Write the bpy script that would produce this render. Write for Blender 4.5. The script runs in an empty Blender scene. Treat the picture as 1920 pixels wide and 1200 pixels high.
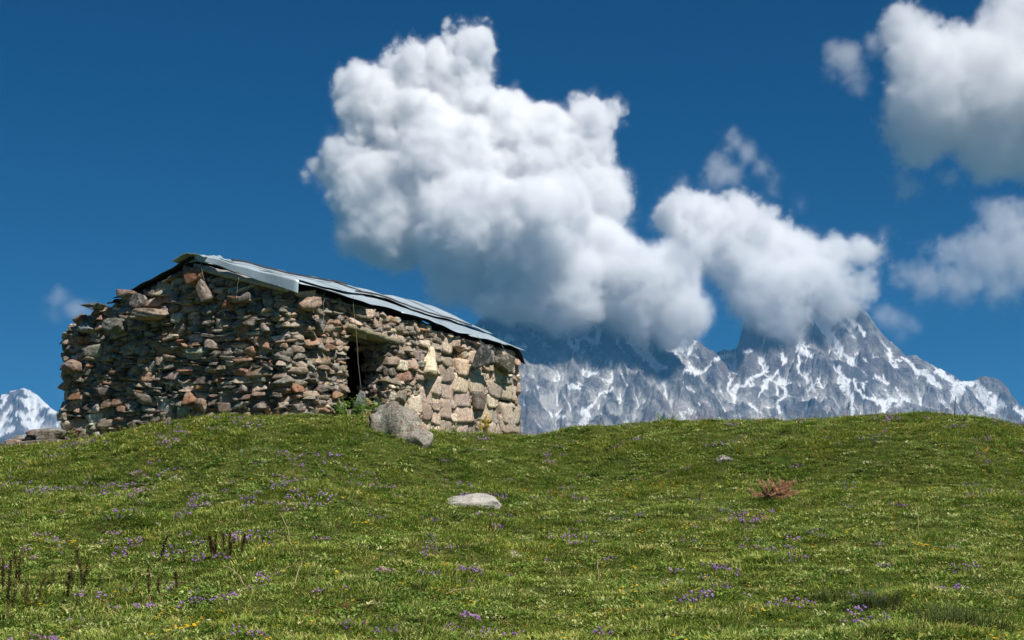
# Stone hut on an alpine meadow under snowy peaks and cumulus clouds.
import bpy, math
import numpy as np
from mathutils import Vector, Matrix
R=math.radians
F=2667.0            # focal length in photograph pixels (50 mm on a 36 mm sensor, 1920 wide)
EYE=1.6
HZ=950.0            # picture row of the true horizon
SC=bpy.context.scene
COL=SC.collection
def W(px,py,D): return np.array([(px-960)/F*D, D, EYE+(HZ-py)/F*D])

# ---------------------------------------------------------------- noise
def _h(ix,iy,seed):
    n=(ix.astype(np.int64)*374761393+iy.astype(np.int64)*668265263+seed*1442695041)&0xffffffff
    n=((n^(n>>13))*1274126177)&0xffffffff
    return ((n^(n>>16))&0xffff)/65536.0
def gn(x,y,seed=0):
    x=np.asarray(x,float);y=np.asarray(y,float)
    ix=np.floor(x);iy=np.floor(y);fx=x-ix;fy=y-iy
    ux=fx*fx*fx*(fx*(fx*6-15)+10);uy=fy*fy*fy*(fy*(fy*6-15)+10)
    def g(a,b):
        t=_h(ix+a,iy+b,seed)*6.2831853
        return np.cos(t)*(fx-a)+np.sin(t)*(fy-b)
    return ((g(0,0)*(1-ux)+g(1,0)*ux)*(1-uy)+(g(0,1)*(1-ux)+g(1,1)*ux)*uy)*1.5
def fbm(x,y,o=5,seed=0,gain=.5):
    s=0;a=1
    for i in range(o):
        s=s+a*gn(x,y,seed+i);x=x*2.03+17.1;y=y*2.03+9.2;a*=gain
    return s
def ridged(x,y,o=5,seed=0,gain=.5):
    s=0;a=1;w=1
    for i in range(o):
        n=(1-np.abs(gn(x,y,seed+i))*1.6); n=np.clip(n,0,1)**2
        s=s+a*n*w; w=np.clip(n*1.5,0,1); x=x*2.07+5.1;y=y*2.07+3.7;a*=gain
    return s
def smooth(a,b,x):
    t=np.clip((x-a)/(b-a),0,1); return t*t*(3-2*t)

# ---------------------------------------------------------------- objects
def tag(o,label=None,cat=None,group=None,kind=None):
    if label: o['label']=label
    if cat: o['category']=cat
    if group: o['group']=group
    if kind: o['kind']=kind
    return o
def link(name,data,parent=None,loc=None):
    o=bpy.data.objects.new(name,data); COL.objects.link(o)
    if loc is not None: o.location=loc
    if parent is not None: o.parent=parent
    return o
def empty(name,loc,label,cat,group=None,kind=None,rz=0):
    o=link(name,None,loc=loc); o.rotation_euler=(0,0,rz); return tag(o,label,cat,group,kind)
def mesh(name,V,Q,mat,attrs=None,colors=None,smooth_=False):
    """V (n,3); Q list of index arrays (m,4) or (m,3); point colours optional"""
    V=np.asarray(V,np.float32); me=bpy.data.meshes.new(name)
    if not isinstance(Q,(list,tuple)): Q=[Q]
    Q=[np.asarray(q,np.int32) for q in Q if len(q)]
    me.vertices.add(len(V)); me.vertices.foreach_set('co',V.ravel())
    tot=sum(q.size for q in Q); me.loops.add(tot)
    me.loops.foreach_set('vertex_index',np.concatenate([q.ravel() for q in Q]))
    starts=[];b=0
    for q in Q:
        starts.append(b+np.arange(len(q))*q.shape[1]); b+=q.size
    st=np.concatenate(starts).astype(np.int32); me.polygons.add(len(st)); me.polygons.foreach_set('loop_start',st)
    me.update(calc_edges=True)
    if smooth_: me.polygons.foreach_set('use_smooth',np.ones(len(st),bool))
    for k,v in (attrs or {}).items():
        a=me.attributes.new(k,'FLOAT','POINT'); a.data.foreach_set('value',np.asarray(v,np.float32).ravel())
    if colors is not None:
        a=me.attributes.new('col','FLOAT_COLOR','POINT'); c=np.ones((len(V),4),np.float32); c[:,:3]=colors; a.data.foreach_set('color',c.ravel())
    me.materials.append(mat); me.validate()
    return me
def gridquads(nr,nc,off=0):
    i=np.arange(nr*nc).reshape(nr,nc)+off
    return np.stack([i[:-1,:-1],i[:-1,1:],i[1:,1:],i[1:,:-1]],-1).reshape(-1,4)
class MB:
    def __init__(s): s.V=[];s.Q=[];s.T=[];s.C=[];s.n=0
    def add(s,V,Q=None,T=None,c=(.5,.5,.5)):
        V=np.asarray(V,float)
        if Q is not None and len(Q): s.Q.append(np.asarray(Q)+s.n)
        if T is not None and len(T): s.T.append(np.asarray(T)+s.n)
        s.V.append(V); s.C.append(np.broadcast_to(np.asarray(c,float),(len(V),3))); s.n+=len(V)
    def mesh(s,name,mat,smooth_=False):
        Q=[]
        if s.Q: Q.append(np.concatenate(s.Q))
        if s.T: Q.append(np.concatenate(s.T))
        return mesh(name,np.concatenate(s.V),Q,mat,colors=np.concatenate(s.C),smooth_=smooth_)
    def build(s,name,mat,parent=None,loc=None,smooth_=False,off=None):
        me=s.mesh(name,mat,smooth_)
        return link(name,me,parent,loc)
def tube(mb,P,r,sides=6,c=(.5,.5,.5),cap=True):
    P=np.asarray(P,float); n=len(P); r=np.broadcast_to(np.asarray(r,float),(n,))
    V=[]
    for i in range(n):
        d=P[min(i+1,n-1)]-P[max(i-1,0)]; d=d/(np.linalg.norm(d)+1e-9)
        a=np.cross(d,[0,0,1.]); 
        if np.linalg.norm(a)<.05: a=np.cross(d,[0,1.,0])
        a/=np.linalg.norm(a); b=np.cross(d,a)
        t=np.arange(sides)/sides*2*np.pi
        V.append(P[i]+r[i]*(np.cos(t)[:,None]*a+np.sin(t)[:,None]*b))
    V=np.concatenate(V); Q=[]
    for i in range(n-1):
        for k in range(sides):
            Q.append((i*sides+k,i*sides+(k+1)%sides,(i+1)*sides+(k+1)%sides,(i+1)*sides+k))
    T=[]
    if cap:
        V=np.concatenate([V,P[:1],P[-1:]]); m=n*sides
        for k in range(sides): T+=[(m,(k+1)%sides,k),(m+1,(n-1)*sides+k,(n-1)*sides+(k+1)%sides)]
    mb.add(V,Q,T,c)

# ---------------------------------------------------------------- materials
class NT:
    def __init__(s,name):
        s.m=bpy.data.materials.new(name); s.m.use_nodes=True; s.t=s.m.node_tree; s.b=s.t.nodes['Principled BSDF']; s.b.inputs['Roughness'].default_value=.9
    def n(s,t,**k):
        x=s.t.nodes.new(t)
        for a,v in k.items(): setattr(x,a,v)
        return x
    def l(s,a,b): s.t.links.new(a,b)
    def val(s,sock,v):
        if isinstance(v,(int,float,tuple)): sock.default_value=v
        else: s.l(v,sock)
    def math(s,op,a,b=0,c=0,clamp=False):
        x=s.n('ShaderNodeMath',operation=op,use_clamp=clamp)
        for i,v in enumerate((a,b,c)): s.val(x.inputs[i],v)
        return x.outputs[0]
    def mix(s,f,a,b,mode='MIX'):
        x=s.n('ShaderNodeMix',data_type='RGBA',blend_type=mode); s.val(x.inputs[0],f)
        for i,v in ((6,a),(7,b)): s.val(x.inputs[i],v if not isinstance(v,tuple) or len(v)==4 else v+(1,))
        return x.outputs[2]
    def noise(s,scale,det=4,rough=.55,vec=None,dist=0,out=0):
        x=s.n('ShaderNodeTexNoise'); x.inputs['Scale'].default_value=scale; x.inputs['Detail'].default_value=det; x.inputs['Roughness'].default_value=rough; x.inputs['Distortion'].default_value=dist
        if vec is not None: s.l(vec,x.inputs['Vector'])
        return x.outputs[out]
    def pos(s): return s.n('ShaderNodeNewGeometry').outputs['Position']
    def obj(s): return s.n('ShaderNodeTexCoord').outputs['Object']
    def attr(s,name,out='Color'):
        x=s.n('ShaderNodeAttribute'); x.attribute_name=name; return x.outputs[out]
    def ramp(s,f,stops):
        x=s.n('ShaderNodeValToRGB'); s.l(f,x.inputs[0]); e=x.color_ramp.elements
        while len(e)<len(stops): e.new(.5)
        for k,(p,c) in enumerate(stops): e[k].position=p; e[k].color=c+(1,) if isinstance(c,tuple) else (c,c,c,1)
        return x.outputs[0]
    def bump(s,h,st,dist):
        x=s.n('ShaderNodeBump'); x.inputs['Strength'].default_value=st; x.inputs['Distance'].default_value=dist; s.l(h,x.inputs['Height']); s.l(x.outputs[0],s.b.inputs['Normal'])
    def base(s,c): s.val(s.b.inputs['Base Color'],c)

# ---------------------------------------------------------------- camera, sun, sky
cam=bpy.data.cameras.new('camera'); co=link('camera',cam,loc=(0,0,EYE))
co.rotation_euler=(math.pi/2,0,0); cam.lens=50; cam.sensor_width=36; cam.shift_y=350/1920; cam.clip_start=.1; cam.clip_end=60000
SC.camera=co
SUN_EL,SUN_AZ=R(56),R(137)      # azimuth clockwise from +Y (the view direction) towards +X
w=bpy.data.worlds.new('World'); SC.world=w; w.use_nodes=True
nt=w.node_tree; bg=nt.nodes['Background']; sky=nt.nodes.new('ShaderNodeTexSky'); sky.sky_type='NISHITA'; sky.sun_disc=False
sky.sun_elevation=SUN_EL; sky.sun_rotation=SUN_AZ; sky.altitude=6000; sky.air_density=1; sky.dust_density=.2; sky.ozone_density=3
SKYS=.1
bg.inputs[1].default_value=SKYS
ma=nt.nodes.new('ShaderNodeVectorMath'); ma.operation='MULTIPLY_ADD'; nt.links.new(sky.outputs[0],ma.inputs[0])
ma.inputs[1].default_value=(.10,.31,.37); ma.inputs[2].default_value=(-.08,-.02,.30)
mx=nt.nodes.new('ShaderNodeVectorMath'); mx.operation='MAXIMUM'; mx.inputs[1].default_value=(0,0,0)
nt.links.new(ma.outputs[0],mx.inputs[0]); nt.links.new(mx.outputs[0],bg.inputs[0])
sun=bpy.data.lights.new('sun','SUN'); so=link('sun',sun); sun.energy=5.0; sun.angle=R(.5); sun.color=(1,.955,.89)
sd=Vector((math.sin(SUN_AZ)*math.cos(SUN_EL),math.cos(SUN_AZ)*math.cos(SUN_EL),math.sin(SUN_EL)))
so.rotation_euler=sd.to_track_quat('Z','Y').to_euler()
SC.view_settings.view_transform='Standard'; SC.view_settings.look='None'; SC.view_settings.exposure=.35; SC.view_settings.gamma=1
SC.cycles.use_denoising=True; SC.cycles.use_adaptive_sampling=True; SC.cycles.adaptive_threshold=.015; SC.cycles.max_bounces=32; SC.cycles.volume_bounces=18; SC.cycles.diffuse_bounces=4; SC.cycles.glossy_bounces=3; SC.cycles.transparent_max_bounces=16
SC.cycles.volume_step_rate=1
# ================================================================ GROUND
CR=np.array([(-600,900,30),(-300,872,30),(0,846,29.5),(130,829,30),(300,801,28.6),(470,785,27.4),(560,781,27.6),(640,779,28.4),(700,783,29),(760,800,29.5),(800,812,30),(985,819,32.5),(1100,808,32.5),(1250,797,32),(1450,787,31.5),(1700,777,30),(1800,786,30),(1920,804,30.5),(2200,850,31),(2500,900,31)],float)
def crest_at(px):
    px=np.clip(px,-600,2500)
    y=sum(np.interp(px+k,CR[:,0],CR[:,1]) for k in (-24,-12,0,12,24))/5; d=sum(np.interp(px+k,CR[:,0],CR[:,2]) for k in (-40,-20,0,20,40))/5
    return d, EYE+(HZ-y)/F*d
MOUNDS=[((px-960)/F*D,D,h,r) for px,D,h,r in ((215,20.4,.16,.6),(250,20.0,-.10,.35),(850,26.6,.14,.7),(830,19.8,.10,.6),(1290,23.6,.12,.5),(1090,31.2,.16,.8),(1252,31.3,.12,.4),(1370,26.5,.12,.45),(1640,13.6,.06,.5),(60,17,.08,.5),(560,22,.07,.8),(1150,16.5,.06,.7),(1800,18,.08,.9))]
def ground_z(x,y,rough=True):
    x=np.asarray(x,float); y=np.asarray(y,float); r=np.hypot(x,y); a=np.arctan2(x,y)
    ac=np.clip(a,-R(30),R(30)); px=960+F*np.tan(ac); D=r*np.cos(ac)
    Dc,zc=crest_at(px)
    # profile from the camera up to the crest, then a plateau and the drop to the valley
    kd=np.array([0,6,10,13,16,19.5,23.5]); kz=np.array([0,.02,.17,.38,.72,1.25,1.97])
    s=D/Dc*28.0            # stretch so that the brow sits at the crest distance
    z=np.where(s<23.5,np.interp(s,kd,kz),0)
    t=np.clip((s-23.5)/4.5,0,1)
    zt=1.97+(zc-1.97)*(1-(1-t)**2*1.0)*1.0
    lin=1.97+(zc-1.97)*t
    z=np.where(s>=23.5,.72*zt+.28*lin,z)
    # smooth the kink of the interpolated rows
    z=np.where(s<23.5,z+.10*np.sin(np.clip(s,0,23.5)/23.5*np.pi)**2*(zc-3.3),z)
    b=np.clip(D-Dc,0,None)
    hutside=smooth(1080,960,px)
    z=z-hutside*.004*b-(1-hutside)*(.012*b*b/(1+.03*b))-np.where(b>14,(.012*(b-14)**2)/(1+.03*(b-14)),0)*hutside
    far=smooth(60,2500,D); z=z*(1-far)+far*(-470)
    z=np.maximum(z,-470)
    back=smooth(R(50),R(110),np.abs(a)); z=z*(1-back)+back*(-.12*r-.00*r*r)*(r<3000)+back*(-360)*(r>=3000)
    if rough:
        for (mx,my,mh,mr_) in MOUNDS: z=z+mh*np.exp(-(((x-mx)/mr_)**2+((y-my)/mr_/.8)**2))
        k=np.exp(-r/400.)
        z=z+k*(.10*gn(x/2.6,y/2.6,901)+.055*gn(x/1.05,y/1.05,902)+.03*gn(x/.45,y/.45,903)-.0)+(1-k)*np.clip(r/40,0,25)*fbm(x/900,y/900,4,77)*.8
    return z
def build_ground():
    aa=np.concatenate([np.linspace(-180,-30,40)[:-1],np.linspace(-30,30,620)[:-1],np.linspace(30,180,41)])
    rr=np.concatenate([np.linspace(.3,9,24)[:-1],np.linspace(9,42,330)[:-1],np.geomspace(42,16000,90)])
    A,RR=np.meshgrid(np.radians(aa),rr)
    X=RR*np.sin(A);Y=RR*np.cos(A);Z=ground_z(X,Y)
    V=np.stack([X,Y,Z],-1).reshape(-1,3)
    m=NT('meadow_soil'); p=m.pos()
    c=m.mix(m.ramp(m.noise(1.3,5,.6,p),[(.35,0.),(.65,1.)]),(.055,.095,.014),(.11,.135,.028))
    c=m.mix(m.ramp(m.noise(9,5,.65,p),[(.5,0.),(.72,1.)]),c,(.075,.055,.026))
    c=m.mix(m.ramp(m.noise(28,3,.6,p),[(.38,0.),(.55,1.)]),(.03,.04,.012),c)
    m.base(c); m.bump(m.noise(30,4,.6,p),.8,.04); m.b.inputs['Specular IOR Level'].default_value=0.; m.b.inputs['Roughness'].default_value=1.
    o=link('ground',mesh('ground',V,gridquads(len(rr),len(aa)),m.m,smooth_=True)); o['kind']='structure'
build_ground()
# ================================================================ MOUNTAINS
def seg_dist(px,py,pts,w):
    """snow polylines in picture pixels: 1 inside widths"""
    out=np.full(px.shape,9.)
    for (x0,y0,w0),(x1,y1,w1) in zip(pts[:-1],pts[1:]):
        dx,dy=x1-x0,y1-y0; t=np.clip(((px-x0)*dx+(py-y0)*dy)/(dx*dx+dy*dy+1e-6),0,1)
        d=np.hypot(px-x0-t*dx,py-y0-t*dy)/(w0+(w1-w0)*t)
        out=np.minimum(out,d)
    return out
def mountain(name,crest,spurs,u0,u1,D0,D1,cols,rows,paint,mat,seed=0,sn=0.0,relief=1.0,s1=1.3,s2=.75,bl=240,jag=3.0):
    rng=np.random.default_rng(seed)
    W=lambda p:np.array([(p[0]-960)/F*p[2],p[2],1.6+(950-p[1])/F*p[2]])
    lines=[]
    c=[]
    for p,q in zip(crest[:-1],crest[1:]):
        n=max(1,int(abs(q[0]-p[0])/10))
        for k in range(n):
            t=k/n; r=[p[i]+(q[i]-p[i])*t for i in range(3)]
            r[1]+=jag*rng.normal()*.6*(1 if k else 0); c.append(W(r))
    c.append(W(crest[-1])); lines.append(c)
    sp=[[W(p) for p in s_] for s_ in spurs]
    fine=[]
    for s_ in sp:
        o=[]
        for a_,b_ in zip(s_[:-1],s_[1:]):
            n=max(2,int(np.hypot(*(b_-a_)[:2])/110))
            for k in range(n):
                t=k/n; p=a_+(b_-a_)*t
                if k or o: p=p+np.array([rng.normal()*22,rng.normal()*14,rng.normal()*9])
                o.append(p)
        o.append(s_[-1]); fine.append(o)
    lines+=fine
    # side ribs branching from crest and spurs
    for li,o in enumerate([c[::2]]+fine):
        side=1
        for k in range(1,len(o)-1):
            d=(o[k+1]-o[k-1])[:2]; d=d/(np.linalg.norm(d)+1e-6)
            if rng.random()<(.5 if li else .75): continue
            side=-side
            nrm=np.array([-d[1],d[0]])*side
            if li==0:
                nrm=np.array([rng.normal()*.45,-1.0])
            v=nrm*1.0+ (d*.9 if li else 0); v/=np.linalg.norm(v)
            L_=bl*(.5+1.1*rng.random()); p=o[k]-np.array([0,0,6+14*rng.random()]); r=[p]
            for j in range(3):
                v=v+rng.normal(size=2)*.22; v/=np.linalg.norm(v)
                p=p+np.array([v[0],v[1],-(.85+.35*rng.random())])*L_/3; r.append(p)
            lines.append(r)
    def blur(a,k):
        for ax in (0,1):
            c=np.cumsum(np.concatenate([np.repeat(np.take(a,[0],ax),k+1,ax),a,np.repeat(np.take(a,[-1],ax),k,ax)],ax),ax)
            n=a.shape[ax]; a=(np.take(c,range(2*k+1,2*k+1+n),ax)-np.take(c,range(0,n),ax))/(2*k+1)
        return a
    pxs=np.linspace(u0,u1,cols); D=np.linspace(D0,D1,rows)
    PX,DD=np.meshgrid(pxs,D); U=(PX-960)/F; X=U*DD
    wx=X+30*fbm(X/190,DD/190,3,seed+5); wy=DD+30*fbm(X/190,DD/190,3,seed+6)
    pass
    k_=1+.18*fbm(X/300,DD/300,3,seed+2)
    wx=wx.astype(np.float32);wy=wy.astype(np.float32);k_=k_.astype(np.float32)
    Z=np.full(X.shape,-400.,np.float32)
    for o in lines:
        for p,q in zip(o[:-1],o[1:]):
            # only the neighbourhood of the segment
            x0,x1=sorted((p[0],q[0])); y0,y1=sorted((p[1],q[1]))
            r0=np.searchsorted(D,y0-1000); r1=np.searchsorted(D,y1+1000)
            lo_=min(x0-1000,x1)/ (D[max(r0,0)] if x0-1000>0 else D[min(r1,rows-1)]); 
            c0=0;c1=cols
            ul=(x0-1000)/ (D[r0] if x0<1000 else D[min(r1,rows-1)]); 
            uu=(x1+1000)/D[min(r0,rows-1)]
            c0=max(0,np.searchsorted(pxs,min(ul,(x0-1000)/D[r0])*F+960)-2); c1=min(cols,np.searchsorted(pxs,uu*F+960)+2)
            ax,ay=wx[r0:r1,c0:c1],wy[r0:r1,c0:c1]
            dx,dy=q[0]-p[0],q[1]-p[1]; t=np.clip(((ax-p[0])*dx+(ay-p[1])*dy)/(dx*dx+dy*dy+1e-6),0,1)
            ds=np.hypot(ax-p[0]-t*dx,ay-p[1]-t*dy)*k_[r0:r1,c0:c1]
            z=p[2]+(q[2]-p[2])*t-np.where(ds<200,ds*s1,200*s1+(ds-200)*s2)
            np.maximum(Z[r0:r1,c0:c1],z,out=Z[r0:r1,c0:c1])
    Z=Z.astype(float)
    dc=np.full(X.shape,1e9)
    cc=np.array(c); cyD=np.interp(X/DD,[v[0]/v[1] for v in c],[v[1] for v in c]); dcr=smooth(0,130,np.abs(DD-cyD))
    Z+=relief*dcr*(30*fbm(X/420,DD/420,3,seed+60))
    def grad(Z):
        gy=np.gradient(Z,axis=0)/np.gradient(DD,axis=0); gx=np.gradient(Z,axis=1)/np.gradient(X,axis=1)
        return gx,gy-gx*U
    gx,gy=grad(blur(Z,4))
    gm=.75+.55*np.clip(fbm(X/500,DD/500,3,seed+61),-1,1)
    f=1/240.; am=44.
    for oc in range(6):
        m_=np.hypot(gx,gy)+1e-3; sx,sy=-gy/m_,gx/m_
        qx=X*f+.35*gn(X*f*1.3,DD*f*1.3,seed+70+oc);qy=DD*f+.35*gn(X*f*1.3+9,DD*f*1.3,seed+80+oc); ix=np.floor(qx);iy=np.floor(qy); va=0;vs=0;ws=1e-6
        for i in (-1,0,1,2):
            for j in (-1,0,1,2):
                vx=qx-(ix+i-.5+_h(ix+i,iy+j,seed+oc));vy=qy-(iy+j-.5+_h(ix+i,iy+j,seed+oc+33))
                w=np.exp(-(vx*vx+vy*vy)*2.2); ph=(vx*sx+vy*sy)*5.2+6.28*_h(ix+i,iy+j,seed+oc+50)*.0
                va=va+np.cos(ph)*w; vs=vs-np.sin(ph)*w; ws=ws+w
        h=va/ws; dv=vs/ws*5.2*f
        k=np.clip((m_-.25)/.5,0,1)*(.3+.7*dcr)*relief*gm
        Z+=am*k*h; gx=gx+am*k*dv*sx*.9; gy=gy+am*k*dv*sy*.9
        f*=2.05; am*=.54
    n3=ridged(X/48,DD/48,5,seed+9,.6)-1.1
    Z+=relief*(.4+.6*dcr)*4.5*n3
    # bring the skyline back onto the intended one
    el=((Z-EYE)/DD).max(0); tgt=np.interp(pxs,[q[0] for q in crest],[(HZ-q[1])/F for q in crest]); off=tgt-el
    kk=5; off=np.convolve(np.pad(off,kk,'edge'),np.ones(2*kk+1)/(2*kk+1),'valid')
    Z+=off[None,:]*DD*np.exp(-np.abs(DD-cyD)/450)
    edge=smooth(0,.05,(PX-u0)/(u1-u0))*smooth(0,.05,(u1-PX)/(u1-u0))*smooth(0,.06,(DD-D0)/(D1-D0))*smooth(0,.06,(D1-DD)/(D1-D0))
    Z=(Z+520)*edge-520
    # drainage: low spots relative to a blurred copy hold snow
    conc=(blur(Z,7)-Z); conc2=(blur(Z,22)-Z)
    gy=np.gradient(Z,axis=0)/np.gradient(DD,axis=0); gx=np.gradient(Z,axis=1)/np.gradient(X,axis=1)
    sl=np.hypot(gx,gy)
    gx_l=np.clip(-gx*.0,-1,1)
    PY=950-(Z-1.6)/DD*F
    s=.55*conc/9+.5*conc2/22-.9*(sl-1.0)+.45*fbm(X/220,DD/220,4,seed+20)+.15+sn-.3*(PY-600)/200+.35*gx_l
    fr=fbm(X/26,Z/26,4,seed+90,.6)
    s=s+.30*fr
    snow=smooth(.74,.92,s)
    wpx=PX+5*fbm(PX/18,PY/18,4,seed+30); wpy=PY+5*fbm(PX/18,PY/18,4,seed+31)
    for p in paint:
        dd=seg_dist(wpx,wpy,p,1)+.22*np.clip(-conc/8,-.6,1.2)+.42*fr; snow=np.maximum(snow,smooth(1.15,.95,dd))
    vein=.35+.5*fbm(X/45+.6*n3,Z/80,5,seed+50,.62)+.35*fbm(X/400,DD/400,3,seed+51)+np.clip(conc2/40,-.3,.5)*.6+.25*smooth(700,800,PY)*smooth(1050,1150,PX)
    me=mesh(name,np.stack([X,DD,Z],-1).reshape(-1,3),gridquads(rows,cols),mat,attrs={'snow':snow,'vein':vein})
    o=link(name,me); o['kind']='structure'
    return o

m=NT('snowy_rock'); m.b.inputs['Roughness'].default_value=.95
v=m.attr('vein','Fac'); ob=m.obj()
c=m.ramp(v,[(.05,(.095,.10,.115)),(.45,(.23,.23,.235)),(.85,(.46,.45,.43))])
c=m.mix(m.ramp(m.noise(.0016,3,.5,ob),[(.5,0.),(.7,.5)]),c,(.25,.19,.17))
m.base(m.mix(m.attr('snow','Fac'),c,(.86,.88,.9)))
m.bump(m.math('ADD',m.noise(.02,7,.68,ob),m.math('MULTIPLY',m.noise(.09,4,.7,ob),.4)),1.,26.)
rockm=m.m
C=[(700,790,7700),(800,690,7600),(885,615,7500),(905,595,7480),(925,582,7450),(960,570,7450),(1000,585,7500),(1040,575,7500),(1100,590,7520),(1160,585,7550),(1220,600,7600),(1290,632,7700),(1310,640,7750),(1330,655,7800),(1350,662,7900),(1375,660,8000),(1386,655,8050),(1390,610,8080),(1420,575,8100),(1460,585,8150),(1500,566,8200),(1520,562,8200),(1560,568,8220),(1590,560,8250),(1612,573,8250),(1630,590,8250),(1645,615,8250),(1660,635,8270),(1680,650,8300),(1700,668,8300),(1715,665,8320),(1740,680,8350),(1780,700,8400),(1800,713,8400),(1815,715,8400),(1830,712,8420),(1845,703,8420),(1855,707,8430),(1870,710,8430),(1890,725,8450),(1900,745,8480),(1915,765,8500),(1940,790,8550),(2160,870,8600)]
S=[[(905,597,7460),(930,660,7200),(1000,760,6900),(1040,840,6600)],
[(1000,585,7480),(1060,650,7250),(1075,720,7000),(1060,800,6750)],
[(1100,592,7500),(1165,668,7200),(1130,740,6950),(1120,820,6700)],
[(1165,668,7200),(1230,720,6980),(1260,800,6750)],
[(1220,602,7580),(1245,650,7400),(1310,730,7150),(1330,810,6900)],
[(1290,634,7690),(1335,700,7480),(1400,770,7250),(1440,830,7000)],
[(1395,612,8060),(1410,680,7850),(1385,740,7600),(1400,790,7400)],
[(1425,580,8080),(1480,660,7850),(1500,730,7600),(1480,810,7300)],
[(1500,562,8180),(1545,640,7950),(1570,700,7750),(1555,800,7400)],
[(1595,566,8230),(1625,640,7950),(1640,700,7750),(1600,760,7500),(1610,820,7300)],
[(1645,617,8240),(1680,700,8000),(1720,760,7800),(1700,820,7500)],
[(1700,670,8280),(1770,740,8080),(1830,790,7850),(1850,840,7650)],
[(1810,722,8200),(1830,745,8100),(1880,790,7900)],
[(1850,707,8400),(1895,760,8250),(1925,800,8050)]]
paint=[[(1690,670,2),(1715,690,5),(1745,710,7),(1760,725,4)],[(1755,695,3),(1790,715,8),(1800,730,14),(1790,745,9)],[(1800,715,5),(1835,722,6),(1850,745,9),(1880,760,6),(1850,765,4)],[(1735,673,1.5),(1775,705,2.5)],[(1905,765,4),(1925,780,7)],
[(1505,573,3),(1525,595,9),(1545,608,12),(1570,600,8)],[(1545,610,9),(1565,640,5),(1585,665,5),(1603,683,4)],[(1590,597,3),(1612,615,3),(1622,630,3)],[(1500,655,9),(1520,665,6)],[(1500,655,3),(1497,700,2)],[(1573,692,3),(1582,715,7),(1592,735,7),(1595,760,4),(1600,780,5)],
[(1600,715,3),(1615,740,3),(1655,755,6),(1665,765,10),(1650,775,8)],[(1655,755,3),(1700,745,3),(1680,760,4)],[(1640,705,3),(1665,718,4),(1640,712,2)],[(1380,735,3),(1400,715,4),(1432,700,3),(1440,690,2)],[(1425,742,2),(1440,715,4),(1455,695,1.5),(1470,715,1.5)],[(1458,755,3),(1462,775,4)],[(1462,715,4),(1475,740,3),(1458,750,3)],[(1470,665,3),(1470,690,1.5)],[(1520,715,3),(1525,730,5)],[(1395,660,5),(1405,655,3)],
[(1062,608,3),(1070,645,6),(1085,655,4)],[(1045,615,2),(1062,620,2)],[(1095,635,3),(1115,640,6),(1125,620,4),(1110,605,3)],[(1085,640,3),(1105,625,3)],[(1175,640,4),(1205,650,3),(1230,685,6),(1250,690,3)],[(1210,670,4),(1235,690,5)],[(1260,665,4),(1285,640,4),(1275,655,5)],[(1310,635,2),(1290,660,4)],[(1283,695,3),(1310,700,5),(1330,685,3)],[(1338,678,4),(1360,665,4),(1375,670,3)],[(1068,726,5),(1085,724,5)],[(1090,765,3),(1100,778,7),(1092,800,3),(1090,812,2)],[(1104,768,2),(1125,740,1.5),(1150,725,1.5)],[(1045,783,4),(1058,780,3)],[(1145,680,3),(1150,675,3)],[(930,640,3),(960,632,4)],[(905,610,2),(900,625,1.5)],[(960,652,3),(985,650,4)],[(1370,735,2),(1385,720,2)]]
mountain('mountain',C,S,690,2160,6000,9100,1080,480,paint,rockm,seed=3)
LC=[(-300,820,11000),(-100,770,11000),(-40,750,11000),(0,742,11000),(20,733,11000),(45,728,11000),(58,732,11000),(75,745,11000),(95,765,11000),(118,778,11050),(160,800,11100),(220,830,11100)]
LS=[[(0,742,11000),(-20,790,10700),(-30,850,10300)],[(45,728,11000),(40,770,10700),(10,820,10400)],[(75,745,11000),(100,790,10750),(90,840,10400)]]
mountain('mountain',LC,LS,-320,300,9800,12200,420,300,[[(20,733,3),(45,731,4),(65,745,8),(85,762,8),(110,775,7),(130,785,5)],[(35,745,4),(55,758,8),(75,765,6)],[(30,775,4),(55,780,7),(70,770,5)],[(45,790,7),(65,800,9),(70,815,8)],[(0,745,4),(10,740,4),(5,760,4)],[(0,810,8),(28,803,4)],[(0,795,4),(20,788,3)],[(110,795,4),(115,790,3)]],rockm,seed=90,sn=.42)
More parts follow.
